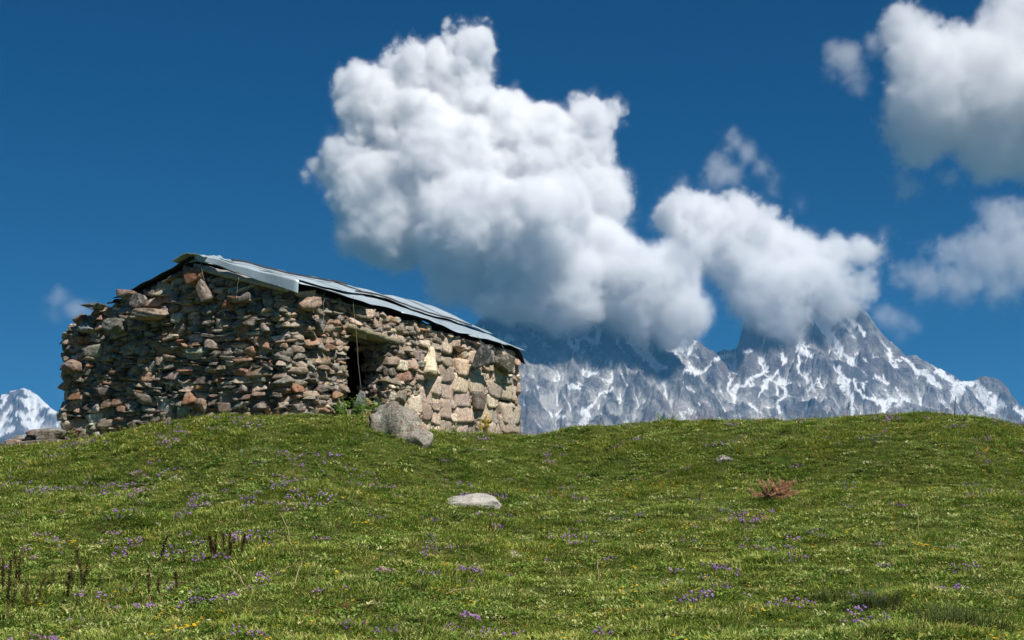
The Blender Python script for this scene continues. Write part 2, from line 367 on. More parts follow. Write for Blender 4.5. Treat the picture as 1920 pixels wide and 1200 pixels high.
# ================================================================ CLOUDS (real volumes)
def cloud_mat(name,d,an=0.):
    m=bpy.data.materials.new(name); m.use_nodes=True; nt=m.node_tree; nt.nodes.clear()
    pv=nt.nodes.new('ShaderNodeVolumePrincipled'); pv.inputs['Density'].default_value=d; pv.inputs['Anisotropy'].default_value=an; pv.inputs['Color'].default_value=(.985,.986,.989,1)
    o=nt.nodes.new('ShaderNodeOutputMaterial'); nt.links.new(pv.outputs[0],o.inputs['Volume'])
    return m
def cloud(label,blobs,D,vox,mat,amp=220,scale=360,edge=24,vamp=105,namp=215,bias=0,seed=0.,fine=6.5,soft=2.6):
    pts=[(W(b[0],b[1],D+(b[3] if len(b)>3 else 0)*D/F),b[2]*D/F) for b in blobs]
    lo=[min(p[i]-r*1.15 for p,r in pts)-amp*.3 for i in range(3)]; hi=[max(p[i]+r*1.15 for p,r in pts)+amp*.3 for i in range(3)]
    v=bpy.data.volumes.new('cloud'); o=link('cloud',v)
    c=[(a+b)/2 for a,b in zip(lo,hi)]; o.location=c
    g=bpy.data.node_groups.new('cloud_shape','GeometryNodeTree'); g.interface.new_socket('Geometry',in_out='OUTPUT',socket_type='NodeSocketGeometry')
    N=g.nodes.new; L=g.links.new
    def mt(op,a,b=None,c=None,clamp=False):
        n=N('ShaderNodeMath'); n.operation=op; n.use_clamp=clamp
        for i,s in enumerate((a,b,c)):
            if s is None: continue
            if isinstance(s,(int,float)): n.inputs[i].default_value=s
            else: L(s,n.inputs[i])
        return n.outputs[0]
    pos0=N('GeometryNodeInputPosition').outputs[0]
    ps=N('ShaderNodeVectorMath'); ps.operation='ADD'; L(pos0,ps.inputs[0]); ps.inputs[1].default_value=(seed*991,seed*313,seed*77); pos=ps.outputs[0]
    def noise(sc_,det,rough,dist=0):
        nz=N('ShaderNodeTexNoise'); nz.noise_dimensions='3D'; L(pos,nz.inputs['Vector']); nz.inputs['Scale'].default_value=1/sc_; nz.inputs['Detail'].default_value=det; nz.inputs['Roughness'].default_value=rough; nz.inputs['Distortion'].default_value=dist
        return nz
    n1=noise(scale,3,.5,.2)
    acc=None
    for p,r in pts:
        n=N('ShaderNodeVectorMath'); n.operation='DISTANCE'; L(pos0,n.inputs[0]); n.inputs[1].default_value=[a-b for a,b in zip(p,c)]
        s=mt('SUBTRACT',n.outputs['Value'],r)
        acc=s if acc is None else mt('SMOOTH_MIN',acc,s,r*.25)
    s=mt('MULTIPLY_ADD',mt('SUBTRACT',n1.outputs[0],.5),amp,acc)
    sx=N('ShaderNodeSeparateXYZ'); L(pos0,sx.inputs[0]); hh=mt('MULTIPLY_ADD',sx.outputs[2],1/(hi[2]-lo[2])*1.15,.45,clamp=True)   # 0 at the base, 1 at the tops
    ds=N('ShaderNodeVectorMath'); ds.operation='MULTIPLY_ADD'; L(n1.outputs['Color'],ds.inputs[0]); ds.inputs[1].default_value=(scale*.6,)*3; L(pos,ds.inputs[2])
    for k,(f,a_) in enumerate(((2.6,1),(6.5,.45))):
        vo=N('ShaderNodeTexVoronoi'); vo.feature='SMOOTH_F1'; vo.inputs['Smoothness'].default_value=.25; L(ds.outputs[0],vo.inputs['Vector']); vo.inputs['Scale'].default_value=f/scale
        s=mt('MULTIPLY_ADD',mt('SUBTRACT',vo.outputs['Distance'],.48),mt('MULTIPLY_ADD',hh,vamp*a_*.6,vamp*a_*.45),s)
    n2=noise(scale/fine,8,.74,.4)
    s=mt('MULTIPLY_ADD',mt('SUBTRACT',n2.outputs[0],.5),namp,s)
    s=mt('ADD',s,bias)
    dn=mt('DIVIDE',mt('MULTIPLY',s,-1.),mt('MULTIPLY_ADD',hh,-soft*edge,(1+soft)*edge),clamp=True)
    halo=mt('MULTIPLY_ADD',s,-1/75.,.40); halo=mt('ADD',halo,mt('MULTIPLY',mt('SUBTRACT',n2.outputs[0],.5),4.5),clamp=True)
    near=mt('MULTIPLY_ADD',s,-1/60.,1.6,clamp=True)          # no halo far from the body
    dn=mt('MAXIMUM',dn,mt('MULTIPLY',mt('MULTIPLY',halo,near),.10))
    vc=N('GeometryNodeVolumeCube'); L(dn,vc.inputs['Density'])
    vc.inputs['Min'].default_value=[a-b for a,b in zip(lo,c)]; vc.inputs['Max'].default_value=[a-b for a,b in zip(hi,c)]
    for i,k in enumerate(('Resolution X','Resolution Y','Resolution Z')): vc.inputs[k].default_value=max(8,int((hi[i]-lo[i])/vox))
    sm=N('GeometryNodeSetMaterial'); L(vc.outputs[0],sm.inputs[0]); sm.inputs['Material'].default_value=mat
    out=N('NodeGroupOutput'); L(sm.outputs[0],out.inputs[0])
    md=o.modifiers.new('shape','NODES'); md.node_group=g; v.materials.append(mat)
    return tag(o,label,'cloud')
CM=cloud_mat('cloud_droplets',.038); CT=cloud_mat('thin_cloud_droplets',.0055); CW=cloud_mat('wispy_cloud_droplets',.008)
A=[(872,88,42,30),(897,105,22,30),(835,130,50,30),(780,150,62,30),(700,205,72,10),(660,190,28,10),(770,240,95,30),(865,190,55,30),(650,310,62,0),(598,312,22,0),(700,360,85,0),(730,425,80,-10),(675,440,45,-10),(830,330,125,30),(940,255,72,60),(1000,290,95,60),(1000,345,110,60),(1095,240,46,70),(1145,218,20,70),(1070,300,80,70),(1115,370,70,60),
 (880,430,105,-70),(985,440,105,-80),(1060,390,60,-60),(1125,470,72,20),(870,515,62,-60),(960,520,80,-60),(1060,535,85,-40),(1170,540,85,-10),(1240,530,70,0),(1265,590,55,-20),(1200,585,48,-30),(1100,570,45,-60),(1000,555,50,-70),(925,550,46,-70)]
cloud('huge white cumulus cloud with a leaning top tower, its grey base covering the ridge',A,7300,8.5,CM,seed=0.,bias=-14)
B=[(1260,400,42,0),(1320,420,62,20),(1390,420,52,20),(1300,460,60,0),(1400,470,85,0),(1480,470,62,0),(1560,485,42,0),(1610,475,26,0),(1635,480,12,0),(1500,520,70,-20),(1440,540,85,-20),(1460,600,62,-30),(1410,585,45,-20),(1560,555,55,-10),(1610,545,36,0),(1480,595,34,-30)]
cloud('white puffy cloud wrapped round the summit of the tallest peak',B,8000,11,cloud_mat('summit_cloud_droplets',.022),seed=1.,edge=28,namp=230)
E_=[(1375,265,24,0),(1410,285,24,0),(1355,325,32,0),(1380,340,22,0),(1430,310,22,0),(1445,345,20,0),(1345,350,22,0),(1275,347,8,0),(1500,380,10,0)]
cloud('small ragged cloud tuft floating alone above the summit cloud',E_,7000,10,CT,seed=2.,amp=160,edge=60,vamp=110,namp=230,bias=0,fine=3.5,soft=.5)
T2=[(1590,110,40,0),(1565,88,20,0),(1600,145,26,0),(1640,82,28,0),(1672,62,20,0),(1560,140,14,0)]
cloud('ragged thin tail left of the broad cloud at the upper edge of the sky',T2,9600,16,cloud_mat('cloud_tail_droplets',.004),seed=7.,amp=245,scale=520,edge=85,vamp=145,namp=430,bias=-6,fine=3.5,soft=.5)
T=[(1690,60,28,0),(1730,110,55,0),(1700,240,40,0),(1760,200,90,0),(1730,270,45,0),(1840,170,110,0),(1900,90,80,0),(1950,40,80,0),(1870,250,85,0),(1960,190,125,0),(1830,280,36,0),(1935,290,42,0),(1700,350,14,0),(1780,330,12,0)]
cloud('broad white cloud at the upper edge of the sky, spilling out of the picture',T,9600,16,cloud_mat('soft_cloud_droplets',.0105),seed=3.,amp=320,scale=520,vamp=150,edge=50,namp=370,bias=-40,soft=.8)
G=[(1700,520,32,0),(1740,530,40,0),(1800,530,48,0),(1780,470,38,0),(1730,470,18,0),(1850,480,60,0),(1880,420,48,0),(1940,405,36,0),(1940,480,75,0),(1880,540,45,0),(1990,450,60,0),(1660,440,10,0),(1660,470,9,0),(1845,390,12,0)]
cloud('torn lacy cloud with blue gaps, over the right shoulder of the range',G,9200,14,cloud_mat('lacy_cloud_droplets',.0042),seed=4.,amp=180,edge=70,vamp=110,namp=460,bias=-6,fine=3.4,soft=.5)
H=[(110,560,20,0),(100,595,20,0),(140,580,24,0),(165,590,22,0),(200,585,18,0),(85,605,12,0),(120,740,9,0),(105,725,7,0)]
cloud('faint small cloud wisp close to the left corner of the hut roof',H,9000,13,CW,seed=5.,amp=160,edge=90,vamp=90,namp=220,bias=5,fine=3.)
K=[(1680,600,24,0),(1710,605,14,0),(1655,590,20,0),(1600,640,26,-60),(1570,650,20,-60),(1690,625,10,0)]
cloud('thin scrap of mist drifting off the tallest peak just below its cloud',K,7900,11,CW,seed=6.,amp=140,edge=80,vamp=90,namp=220,bias=0,fine=3.)
# ================================================================ STONES
rng=np.random.default_rng(11)
def cube_template(n):
    """subdivided cube surface, merged vertices"""
    idx={};V=[];Q=[]
    def vid(p):
        k=tuple(int(round(a*n)) for a in p)
        if k not in idx: idx[k]=len(V); V.append([a*2-1 for a in p])
        return idx[k]
    for ax in range(3):
        for s in (0,1):
            for i in range(n):
                for j in range(n):
                    c=[]
                    for a,b in ((0,0),(1,0),(1,1),(0,1)):
                        p=[0,0,0]; p[ax]=s; p[(ax+1)%3]=(i+a)/n; p[(ax+2)%3]=(j+b)/n; c.append(vid(p))
                    Q.append(c if s else c[::-1])
    return np.array(V),np.array(Q)
TV,TQ=cube_template(5); TV8,TQ8=cube_template(9)
def stone_shapes(N,rng,big=False,cuts=6,rough=.045,round_=.42,cl=0.):
    """N unit stones (N,nv,3) within about +-1"""
    T=TV8 if big else TV
    nrm=T/np.linalg.norm(T,axis=1,keepdims=True)
    P=T*(1-round_)+nrm*1.25*round_
    P=np.repeat(P[None],N,0)
    w1=rng.normal(size=(N,1,3))*.16
    x,y,z=P[:,:,0].copy(),P[:,:,1].copy(),P[:,:,2].copy()
    P[:,:,0]=x*(1+w1[...,0]*z*1.3); P[:,:,2]=z*(1+w1[...,1]*x*1.6)+.12*w1[...,2]*x
    for f,a in ((1.5,.04),(3.4,.03))+(((7.5,.035),) if big else ()):
        ph=rng.uniform(0,6.28,(N,3,3)); k=rng.normal(size=(N,3,3))*f
        for c in range(3):
            P[:,:,c]+=a*np.sin(np.einsum('nvk,nk->nv',P,k[:,c])+ph[:,c,0][:,None])
    for q in range(cuts):
        d=rng.normal(size=(N,3))*[1,.35 if q<4 else 1.,1]; d/=np.linalg.norm(d,axis=1,keepdims=True); lim=(rng.uniform(.80,1.12,(N,1)) if q<4 else rng.uniform(.9,1.28,(N,1)))+cl
        t=np.einsum('nvk,nk->nv',P,d)-lim
        P-=np.clip(t,0,None)[...,None]*d[:,None,:]
    P+=rng.normal(size=P.shape)*rough
    return P
# hut outline (plan): long wall from HB to HC, gable wall from HB to HA
HB=np.array([-4.30,28.0]); UL=np.array([.463,.886]); UG=np.array([-.886,.463]); LL=10.05; LG=6.15
HC=HB+UL*LL; HA=HB+UG*LG; HD=HC+UG*LG
def outline():
    """closed plan path with rounded corners, from mid gable round B, along the long wall, round C ... : arc length tables"""
    corners=[(HB,.45),(HC,.95),(HD,.6),(HA,.3)]
    pts=[];n=4
    for i,(c,r) in enumerate(corners):
        a=corners[i-1][0]; b=corners[(i+1)%n][0]
        da=(a-c)/np.linalg.norm(a-c); db=(b-c)/np.linalg.norm(b-c)
        for t in np.linspace(0,1,9):
            pts.append((1-t)**2*(c+da*r)+2*t*(1-t)*c+t*t*(c+db*r))
    pts=np.array(pts+[pts[0]])
    s=np.concatenate([[0],np.cumsum(np.hypot(*np.diff(pts,axis=0).T))])
    return s,pts
OS,OP=outline(); OT=OS[-1]
def opos(s):
    s=np.mod(s,OT); x=np.interp(s,OS,OP[:,0]); y=np.interp(s,OS,OP[:,1])
    e=.12; x1=np.interp(np.mod(s+e,OT),OS,OP[:,0])-np.interp(np.mod(s-e,OT),OS,OP[:,0]); y1=np.interp(np.mod(s+e,OT),OS,OP[:,1])-np.interp(np.mod(s-e,OT),OS,OP[:,1])
    l=np.hypot(x1,y1)+1e-9
    return np.stack([x,y],-1),np.stack([x1/l,y1/l],-1)   # point and tangent; outward normal = (ty,-tx)
SB=np.interp(0,[0],[0]) # s=0 is where the gable meets the rounded corner B
def s_long(t): return t-.45+ (OS[8]-0)       # along the long wall, t metres from corner B (beyond the rounding)
def s_gable(t): return OT-(t-.45)             # along the gable, t metres from B towards A
RZ=([0,1.4,3.2,5,9,10],[6.67,6.77,6.81,6.84,6.84,6.80]); DZ=([0,1.4,3,4.7,6.4,8.6,10],[.72,.85,.95,1.04,1.17,1.22,1.25])
RIDGE_T=2.4; ZR=6.66
def ztop(s):
    """height of the wall head"""
    p,_=opos(s); d=p-HB; g=d@UG if d.ndim==1 else (d*UG).sum(-1)
    u_=(d*UL).sum(-1); f_=np.interp(u_,RZ[0],RZ[1])-np.interp(u_,DZ[0],DZ[1])*.95-.13
    return np.where(g<RIDGE_T,f_+(ZR-.16-f_)*np.clip(g,0,9)/RIDGE_T,ZR-.14-(ZR-.14-5.44)*(g-RIDGE_T)/(LG-RIDGE_T))
def zbase(s):
    p,t=opos(s); n=np.stack([t[...,1],-t[...,0]],-1); q=p+n*.3
    return ground_z(q[...,0],q[...,1])
DOOR=(s_long(1.80),s_long(3.40),5.24)
# stone material: colour attribute x grain, lichen, rust
def stone_material(name,lichen=.5,grain=1.):
    m=NT(name); p=m.pos(); c=m.attr('col')
    g=m.noise(16*grain,5,.7,p); c=m.mix(1.,c,m.ramp(g,[(.28,.55),(.5,1.1),(.72,1.75)]),'MULTIPLY')
    c=m.mix(1.,c,m.ramp(m.noise(55,3,.7,p),[(.36,.4),(.46,1.)]),'MULTIPLY')
    l=m.ramp(m.noise(7.3,5,.72,p),[(.52,0.),(.60,.6)]); c=m.mix(l,c,(.50,.48,.43))
    o=m.ramp(m.noise(3.1,6,.75,p),[(.64,0.),(.68,.7)]); c=m.mix(o,c,(.33,.10,.032))
    v=m.ramp(m.noise(4.6,4,.6,p),[(.6,0.),(.72,.45)]); c=m.mix(v,c,(.10,.105,.055))
    m.base(c)
    h=m.math('ADD',m.noise(11,6,.7,p),m.math('MULTIPLY',m.noise(45,3,.7,p),.45)); m.bump(h,1.,.05)
    m.b.inputs['Specular IOR Level'].default_value=.25
    return m.m
STONE=stone_material('weathered_stone')
def pick_color(kind,n,rng):
    pal={'dark':[(.195,.175,.15),(.27,.245,.21),(.13,.115,.10),(.33,.28,.225),(.21,.205,.18),(.33,.225,.155),(.50,.47,.42),(.24,.19,.15),(.30,.165,.10)],
         'brown':[(.26,.21,.16),(.34,.265,.20),(.18,.155,.125),(.43,.35,.27),(.36,.22,.145),(.25,.23,.20),(.40,.31,.235)],
         'pale':[(.68,.59,.47)],'green':[(.31,.34,.27),(.27,.31,.27)],
         'tan':[(.60,.49,.385),(.66,.55,.44),(.55,.44,.35),(.50,.40,.32),(.64,.55,.45),(.40,.34,.28)]}[kind]
    c=np.array(pal)[rng.integers(0,len(pal),n)]
    return c*[1.05,1.0,.93]*rng.uniform(.66,1.32,(n,1))*(1+rng.normal(size=(n,3))*.03)
def lay_wall(s0,s1,style,rng,holes=(),zb=None,zt=None):
    """dry stone laid on a sagging skyline; returns list of (s,z,w,h,tilt,kind)"""
    ds=.025; n=int((s1-s0)/ds); ss=s0+(np.arange(n)+.5)*ds
    base=(zbase(ss)-.25) if zb is None else zb(ss); top=ztop(ss) if zt is None else zt(ss)
    sky=base.copy(); out=[]
    for (a,b,z) in holes:
        pass
    it=0
    done=np.zeros(n,bool)
    while it<20000:
        it+=1
        v=np.where(done,1e9,sky); i=int(np.argmin(v))
        if v[i]>1e8: break
        s=ss[i]; z=sky[i]
        w,h,kind=style(s,z,rng)
        # widen to the level run round i
        hi=sky[i]+.035
        a=i
        while a>0 and sky[a-1]<=hi and not done[a-1] and (i-a)*ds<w: a-=1
        b=i
        while b<n-1 and sky[b+1]<=hi and not done[b+1] and (b-a)*ds<w: b+=1
        run=(b-a+1)*ds
        if run<w*.9: w=max(run,.05); h=min(h,max(.035,w*rng.uniform(.35,1.)))
        if rng.random()<.5 and run>w*1.2: a=max(a,b+1-int(round(w/ds)))
        e=min(n,a+max(1,int(round(w/ds))))
        w=(e-a)*ds
        ins=False
        for (ha,hb,hz) in holes:
            if ss[a]<hb and ss[e-1]>ha and z<hz:
                # stop at the edge of the opening, jump over it
                if ss[i]>hb:
                    a=int(np.searchsorted(ss,hb))+0; a=min(max(a,0),i); e=max(e,a+1); w=(e-a)*ds
                elif ss[a]>=ha-2*ds:
                    k=(ss>=min(ss[a],ha))&(ss<=hb); sky[k]=np.maximum(sky[k],hz+.0); ins=True
                else: e=a+max(1,int((ha-ss[a])/ds)); w=(e-a)*ds
        if ins: continue
        zz=sky[a:e]; bot=zz.min(); tilt=(zz[-1]-zz[0])/max(w,.05)
        tp=bot+h
        if tp>top[a:e].mean()+.03: h=max(.03,top[a:e].mean()-bot+.02)
        out.append((ss[a]-ds/2+w/2,bot+h/2,w,h,np.clip(tilt*.6,-.4,.4)+rng.normal()*.10,kind))
        sky[a:e]=np.maximum(bot+h,zz)*1.0+rng.uniform(0,.008)
        done[a:e]=sky[a:e]>=top[a:e]-.01
    return out
def place_stones(mb,L,rng,depth=.17,cuts=6,pfun=opos,jit=.035,lean=0.0):
    N=len(L)
    if not N: return
    L_=np.array([l[:5] for l in L],float)
    s,z,w,h,tl=L_.T
    P=stone_shapes(N,rng,cuts=7,round_=.0,rough=.028)*[1.12,1,1.16]
    blk=np.array([l[5]=='tan' and l[2]*l[3]>.06 for l in L])
    if blk.any():
        P[blk]=stone_shapes(int(blk.sum()),rng,cuts=3,round_=.0,rough=.035,cl=.35)*[1.12,1,1.13]; P[blk]=np.clip(P[blk],-1.10,1.10)
    kinds=[l[5] for l in L]
    col=np.zeros((N,3))
    for k in set(kinds):
        m=np.array([q==k for q in kinds]); col[m]=pick_color(k,m.sum(),rng)
    d=np.clip(depth*(.75+.5*rng.random(N)),.07,.3)
    lx=P[:,:,0]*(w/2*1.0)[:,None]; lz=P[:,:,2]*(h/2*1.03)[:,None]; ly=P[:,:,1]*d[:,None]
    sh=-.22+rng.normal(size=N)*.24; sh[blk]=-.04; tl=np.where(blk,tl*.25,tl)
    ly=ly+lz*sh[:,None]
    ca,sa=np.cos(tl)[:,None],np.sin(tl)[:,None]
    lx,lz=lx*ca-lz*sa,lx*sa+lz*ca
    yw=(rng.normal(size=N)*np.where(blk,.03,.24))[:,None]; lx,ly=lx*np.cos(yw)-ly*np.sin(yw),lx*np.sin(yw)+ly*np.cos(yw)
    # sit on the curved wall face; small stones lie deeper
    out=np.where(w*h<.012,-.05,0)+rng.normal(size=N)*np.where(blk,.012,jit)
    pp,tt=pfun(s)
    nn=np.stack([tt[:,1],-tt[:,0]],-1)
    off=(out-d*.55)
    cx=pp[:,0]+nn[:,0]*off; cy=pp[:,1]+nn[:,1]*off
    X=cx[:,None]+tt[:,0][:,None]*lx+nn[:,0][:,None]*ly
    Y=cy[:,None]+tt[:,1][:,None]*lx+nn[:,1][:,None]*ly
    Z=z[:,None]+lz
    V=np.stack([X,Y,Z],-1).reshape(-1,3); nv=P.shape[1]
    Q=(TQ[None]+np.arange(N)[:,None,None]*nv).reshape(-1,4)
    mb.add(V,Q,c=np.repeat(col,nv,0))
def pmix(rng,*opts):
    r=rng.random(); a=0
    for p,k in opts:
        a+=p
        if r<a: return k
    return opts[-1][1]
SL0,SC_=s_long(0.),s_long(LL-.95)
def style_gable(s,z,r):
    up=smooth(5.0,5.6,z); q=float(gn(s*.9,z*1.3,55))
    if q>.22 and r.random()<.5: return r.uniform(.2,.46),r.uniform(.12,.24),pmix(r,(.75,'dark'),(.25,'brown'))
    if r.random()<.10+.12*up: return r.uniform(.28,.5),r.uniform(.12,.22),pmix(r,(.6,'dark'),(.4,'brown'))
    return r.uniform(.11,.42)*(1+.2*up),r.uniform(.03,.10)*(1+.5*up),pmix(r,(.80-.25*up,'dark'),(.2,'brown'))
def style_long(s,z,r):
    t=s-s_long(0)
    if t<2.0:
        if r.random()<.13: return r.uniform(.3,.48),r.uniform(.12,.2),'brown'
        return r.uniform(.14,.45),r.uniform(.045,.15),pmix(r,(.42,'dark'),(.6,'brown'))
    if t<4.6:
        lo=smooth(4.9,4.2,z)
        if r.random()<.25: return r.uniform(.3,.6),r.uniform(.16,.26),pmix(r,(.55,'brown'),(.5,'tan'))
        return r.uniform(.16,.45),r.uniform(.06,.15),pmix(r,(.2,'dark'),(.5,'brown'),(.4,'tan'))
    if z<4.75:
        if r.random()<.18: return r.uniform(.2,.4),r.uniform(.1,.2),pmix(r,(.85,'tan'),(.15,'brown'))
        return r.uniform(.45,.85),r.uniform(.32,.46),pmix(r,(.97,'tan'),(.03,'brown'))
    if r.random()<.3: return r.uniform(.4,.7),r.uniform(.25,.4),pmix(r,(.75,'tan'),(.25,'brown'))
    return r.uniform(.16,.42),r.uniform(.08,.2),pmix(r,(.72,'tan'),(.2,'brown'),(.08,'dark'))
def style_back(s,z,r): return r.uniform(.25,.7),r.uniform(.1,.25),pmix(r,(.5,'dark'),(.4,'brown'),(.2,'tan'))
hut=empty('stone_hut',(HB[0],HB[1],3.2),'dry stone hut with rubble walls, a dark doorway and a patched sheet metal roof','hut')
HO=np.array([HB[0],HB[1],3.2])
def hutpart(mb,name,mat,parent=None,smooth_=False):
    mb.V=[v-HO for v in mb.V]
    return mb.build(name,mat,parent or hut,smooth_=smooth_)
CORE=NT('wall_core'); CORE.base(CORE.mix(CORE.noise(8,4,.6,CORE.pos()),(.02,.018,.015),(.06,.05,.04))); CORE=CORE.m
def core(mb,s0,s1,inset=.13,thick=.55,hole=None,cut=.1):
    S=np.arange(s0,s1+.05,.1)
    def sheet(S,off,z0,z1,flip=False):
        p,t=opos(S); n=np.stack([t[:,1],-t[:,0]],-1); q=p-n*off
        V=np.concatenate([np.c_[q,z0],np.c_[q,z1]]); Q=gridquads(2,len(S)); mb.add(V,Q if not flip else Q[:,::-1],c=(.04,.035,.03))
        return q
    segs=[(S,zbase(S)-.7,ztop(S)-cut)]
    if hole:
        a,b,z=hole
        Sa=np.append(np.arange(s0,a,.1),a); Sb=np.append(np.arange(b,s1,.1),s1); Sm=np.array([a,(a+b)/2,b])
        segs=[(Sa,zbase(Sa)-.7,ztop(Sa)-cut),(Sb,zbase(Sb)-.7,ztop(Sb)-cut),(Sm,np.full(3,z),ztop(Sm)-cut)]
    for S_,z0,z1 in segs:
        sheet(S_,inset,z0,z1); sheet(S_,thick,z0,z1,True)
        # wall head
        p,t=opos(S_); n=np.stack([t[:,1],-t[:,0]],-1)
        mb.add(np.concatenate([np.c_[p-n*inset,z1],np.c_[p-n*thick,z1]]),gridquads(2,len(S_)))
    if hole:
        for x in (a,b):
            p,t=opos(np.array([x])); n=np.array([t[0,1],-t[0,0]]); A=p[0]-n*inset; B=p[0]-n*thick
            mb.add([[*A,2.8],[*B,2.8],[*B,z],[*A,z]],[[0,1,2,3]])
        p,t=opos(np.array([a,b])); n=np.stack([t[:,1],-t[:,0]],-1)
        mb.add(np.concatenate([np.c_[p-n*inset,[z,z]],np.c_[p-n*thick,[z,z]]]),gridquads(2,2))
SPECIAL={'front_wall':[(812,681,.95,.46,'pale'),(598,668,.62,.30,'brown'),(905,772,.72,.46,'tan'),(955,775,.95,.5,'tan'),(833,733,.62,.40,'tan'),(515,630,.42,.16,'brown')],
 'gable_wall':[(372,657,.55,.17,'green'),(318,650,.42,.16,'green'),(425,745,.45,.2,'dark'),(255,800,.34,.24,'dark'),(345,770,.34,.26,'green')]}
def wall(name,s0,s1,style,seed,holes=()):
    r=np.random.default_rng(seed); mb=MB()
    L=lay_wall(s0,s1,style,r,holes)
    if name=='front_wall':   # recess bared to the dark core, with the slab's shadow put into it
        z=EYE+(HZ-668)/F*33.6; s=s_long(6.35); L=[l for l in L if abs(l[0]-s)>.26 or abs(l[1]-z)>.30]
    for (px,py,w_,h_,kd) in SPECIAL.get(name,()):
        k=(px-960)/F; U=UL if name=='front_wall' else UG; t=(HB[0]-k*HB[1])/(k*U[1]-U[0]); z=EYE+(HZ-py)/F*(HB+U*t)[1]
        s=s_long(t) if name=='front_wall' else s_gable(t)
        L=[l for l in L if abs(l[0]-s)>w_/2-.06 or abs(l[1]-z)>h_/2-.06]
        L.append((s,z,w_,h_,r.normal()*.05,kd))
    place_stones(mb,L,r)
    if holes:
        a,b,z=holes[0]
        # reveals: stones turning into the opening on both jambs
        for x,sgn in ((a,1),(b,-1)):
            J=[];zz=3.3
            while zz<z-.02:
                h=r.uniform(.07,.17) if sgn<0 else r.uniform(.06,.13); d=0
                while d<.55:
                    w=r.uniform(.15,.32); J.append((d+w/2,zz+h/2,w,h,r.normal()*.05,pmix(r,(.5,'brown'),(.35,'dark')))); d+=w
                zz+=h
            p0,t0=opos(np.array([x])); p0=p0[0];t0=t0[0];n0=np.array([t0[1],-t0[0]])
            def pf(q,p0=p0,t0=t0,n0=n0,sgn=sgn):
                pos_=p0[None]-n0[None]*np.asarray(q)[:,None]
                tan=np.repeat((-n0 if sgn>0 else n0)[None],len(q),0)
                return pos_+t0*sgn*-.02,tan
            place_stones(mb,J,r,depth=.14,pfun=pf,jit=.03)
    r2=np.random.default_rng(seed+5)
    o=hutpart(mb,name,STONE)
    cm=MB(); core(cm,s0,s1,hole=holes[0] if holes else None); hutpart(cm,'wall_core',CORE,None)
    return o
wall('gable_wall',s_gable(LG-.30),OT+.0,style_gable,21)
wall('front_wall',0,OS[17]-.25,style_long,22,holes=[DOOR])
wall('end_wall',OS[17]-.25,OS[17]+LG-1.3,style_long,23)
wall('rear_wall',OS[17]+LG-1.3,s_gable(LG-.30),style_back,24)
# lintel: split timber over the door
def beam(mb,a,b,w,h,rng,c,n=14,sag=0.,rough=.012):
    a=np.array(a,float);b=np.array(b,float); d=b-a; L=np.linalg.norm(d); d/=L
    s=np.cross(d,[0,0,1]); s/=np.linalg.norm(s); u=np.cross(s,d)
    ring=[(-1,-1),(0,-1.05),(1,-1),(1.04,0),(1,1),(0,1.05),(-1,1),(-1.04,0)]
    V=[]
    for i in range(n+1):
        t=i/n
        for (x,y) in ring:
            V.append(a+d*L*t+s*(x*w/2+rng.normal()*rough)+u*(y*h/2+rng.normal()*rough-sag*4*t*(1-t)))
    k=8;Q=[(i*k+j,i*k+(j+1)%k,(i+1)*k+(j+1)%k,(i+1)*k+j) for i in range(n) for j in range(k)]
    V+= [a,b]; T=[((n+1)*k,(j+1)%k,j) for j in range(k)]+[((n+1)*k+1,n*k+j,n*k+(j+1)%k) for j in range(k)]
    mb.add(V,Q,T,c)
WOOD=NT('grey_weathered_wood'); tc=WOOD.obj(); mp=WOOD.n('ShaderNodeMapping'); mp.inputs['Scale'].default_value=(3,3,30); WOOD.l(tc,mp.inputs[0])
gw=WOOD.noise(3,5,.65,mp.outputs[0]); WOOD.base(WOOD.mix(1.,WOOD.attr('col'),WOOD.ramp(gw,[(.3,.45),(.7,1.35)]),'MULTIPLY')); WOOD.bump(gw,.7,.02); WOOD=WOOD.m
def lpt(t,z,out=0.):  # point on the long wall
    p=HB+UL*t+np.array([UL[1],-UL[0]])*out; return np.array([p[0],p[1],z])
def gpt(t,z,out=0.):  # point on the gable
    p=HB+UG*t-UL*out; return np.array([p[0],p[1],z])
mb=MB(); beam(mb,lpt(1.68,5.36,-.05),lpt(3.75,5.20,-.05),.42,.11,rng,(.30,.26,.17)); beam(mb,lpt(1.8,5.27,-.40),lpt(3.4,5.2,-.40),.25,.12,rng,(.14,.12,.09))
hutpart(mb,'lintel',WOOD)
# threshold stone and earth floor inside
mb=MB(); P=stone_shapes(1,rng,cuts=4)[0]*[.55,.28,.10]; q=lpt(2.45,3.56,-.2)
mb.add(np.c_[P[:,0]*UL[0]+P[:,1]*UL[1],P[:,0]*UL[1]-P[:,1]*UL[0],P[:,2]]+q,TQ,c=(.25,.2,.16)); hutpart(mb,'door_sill',STONE)
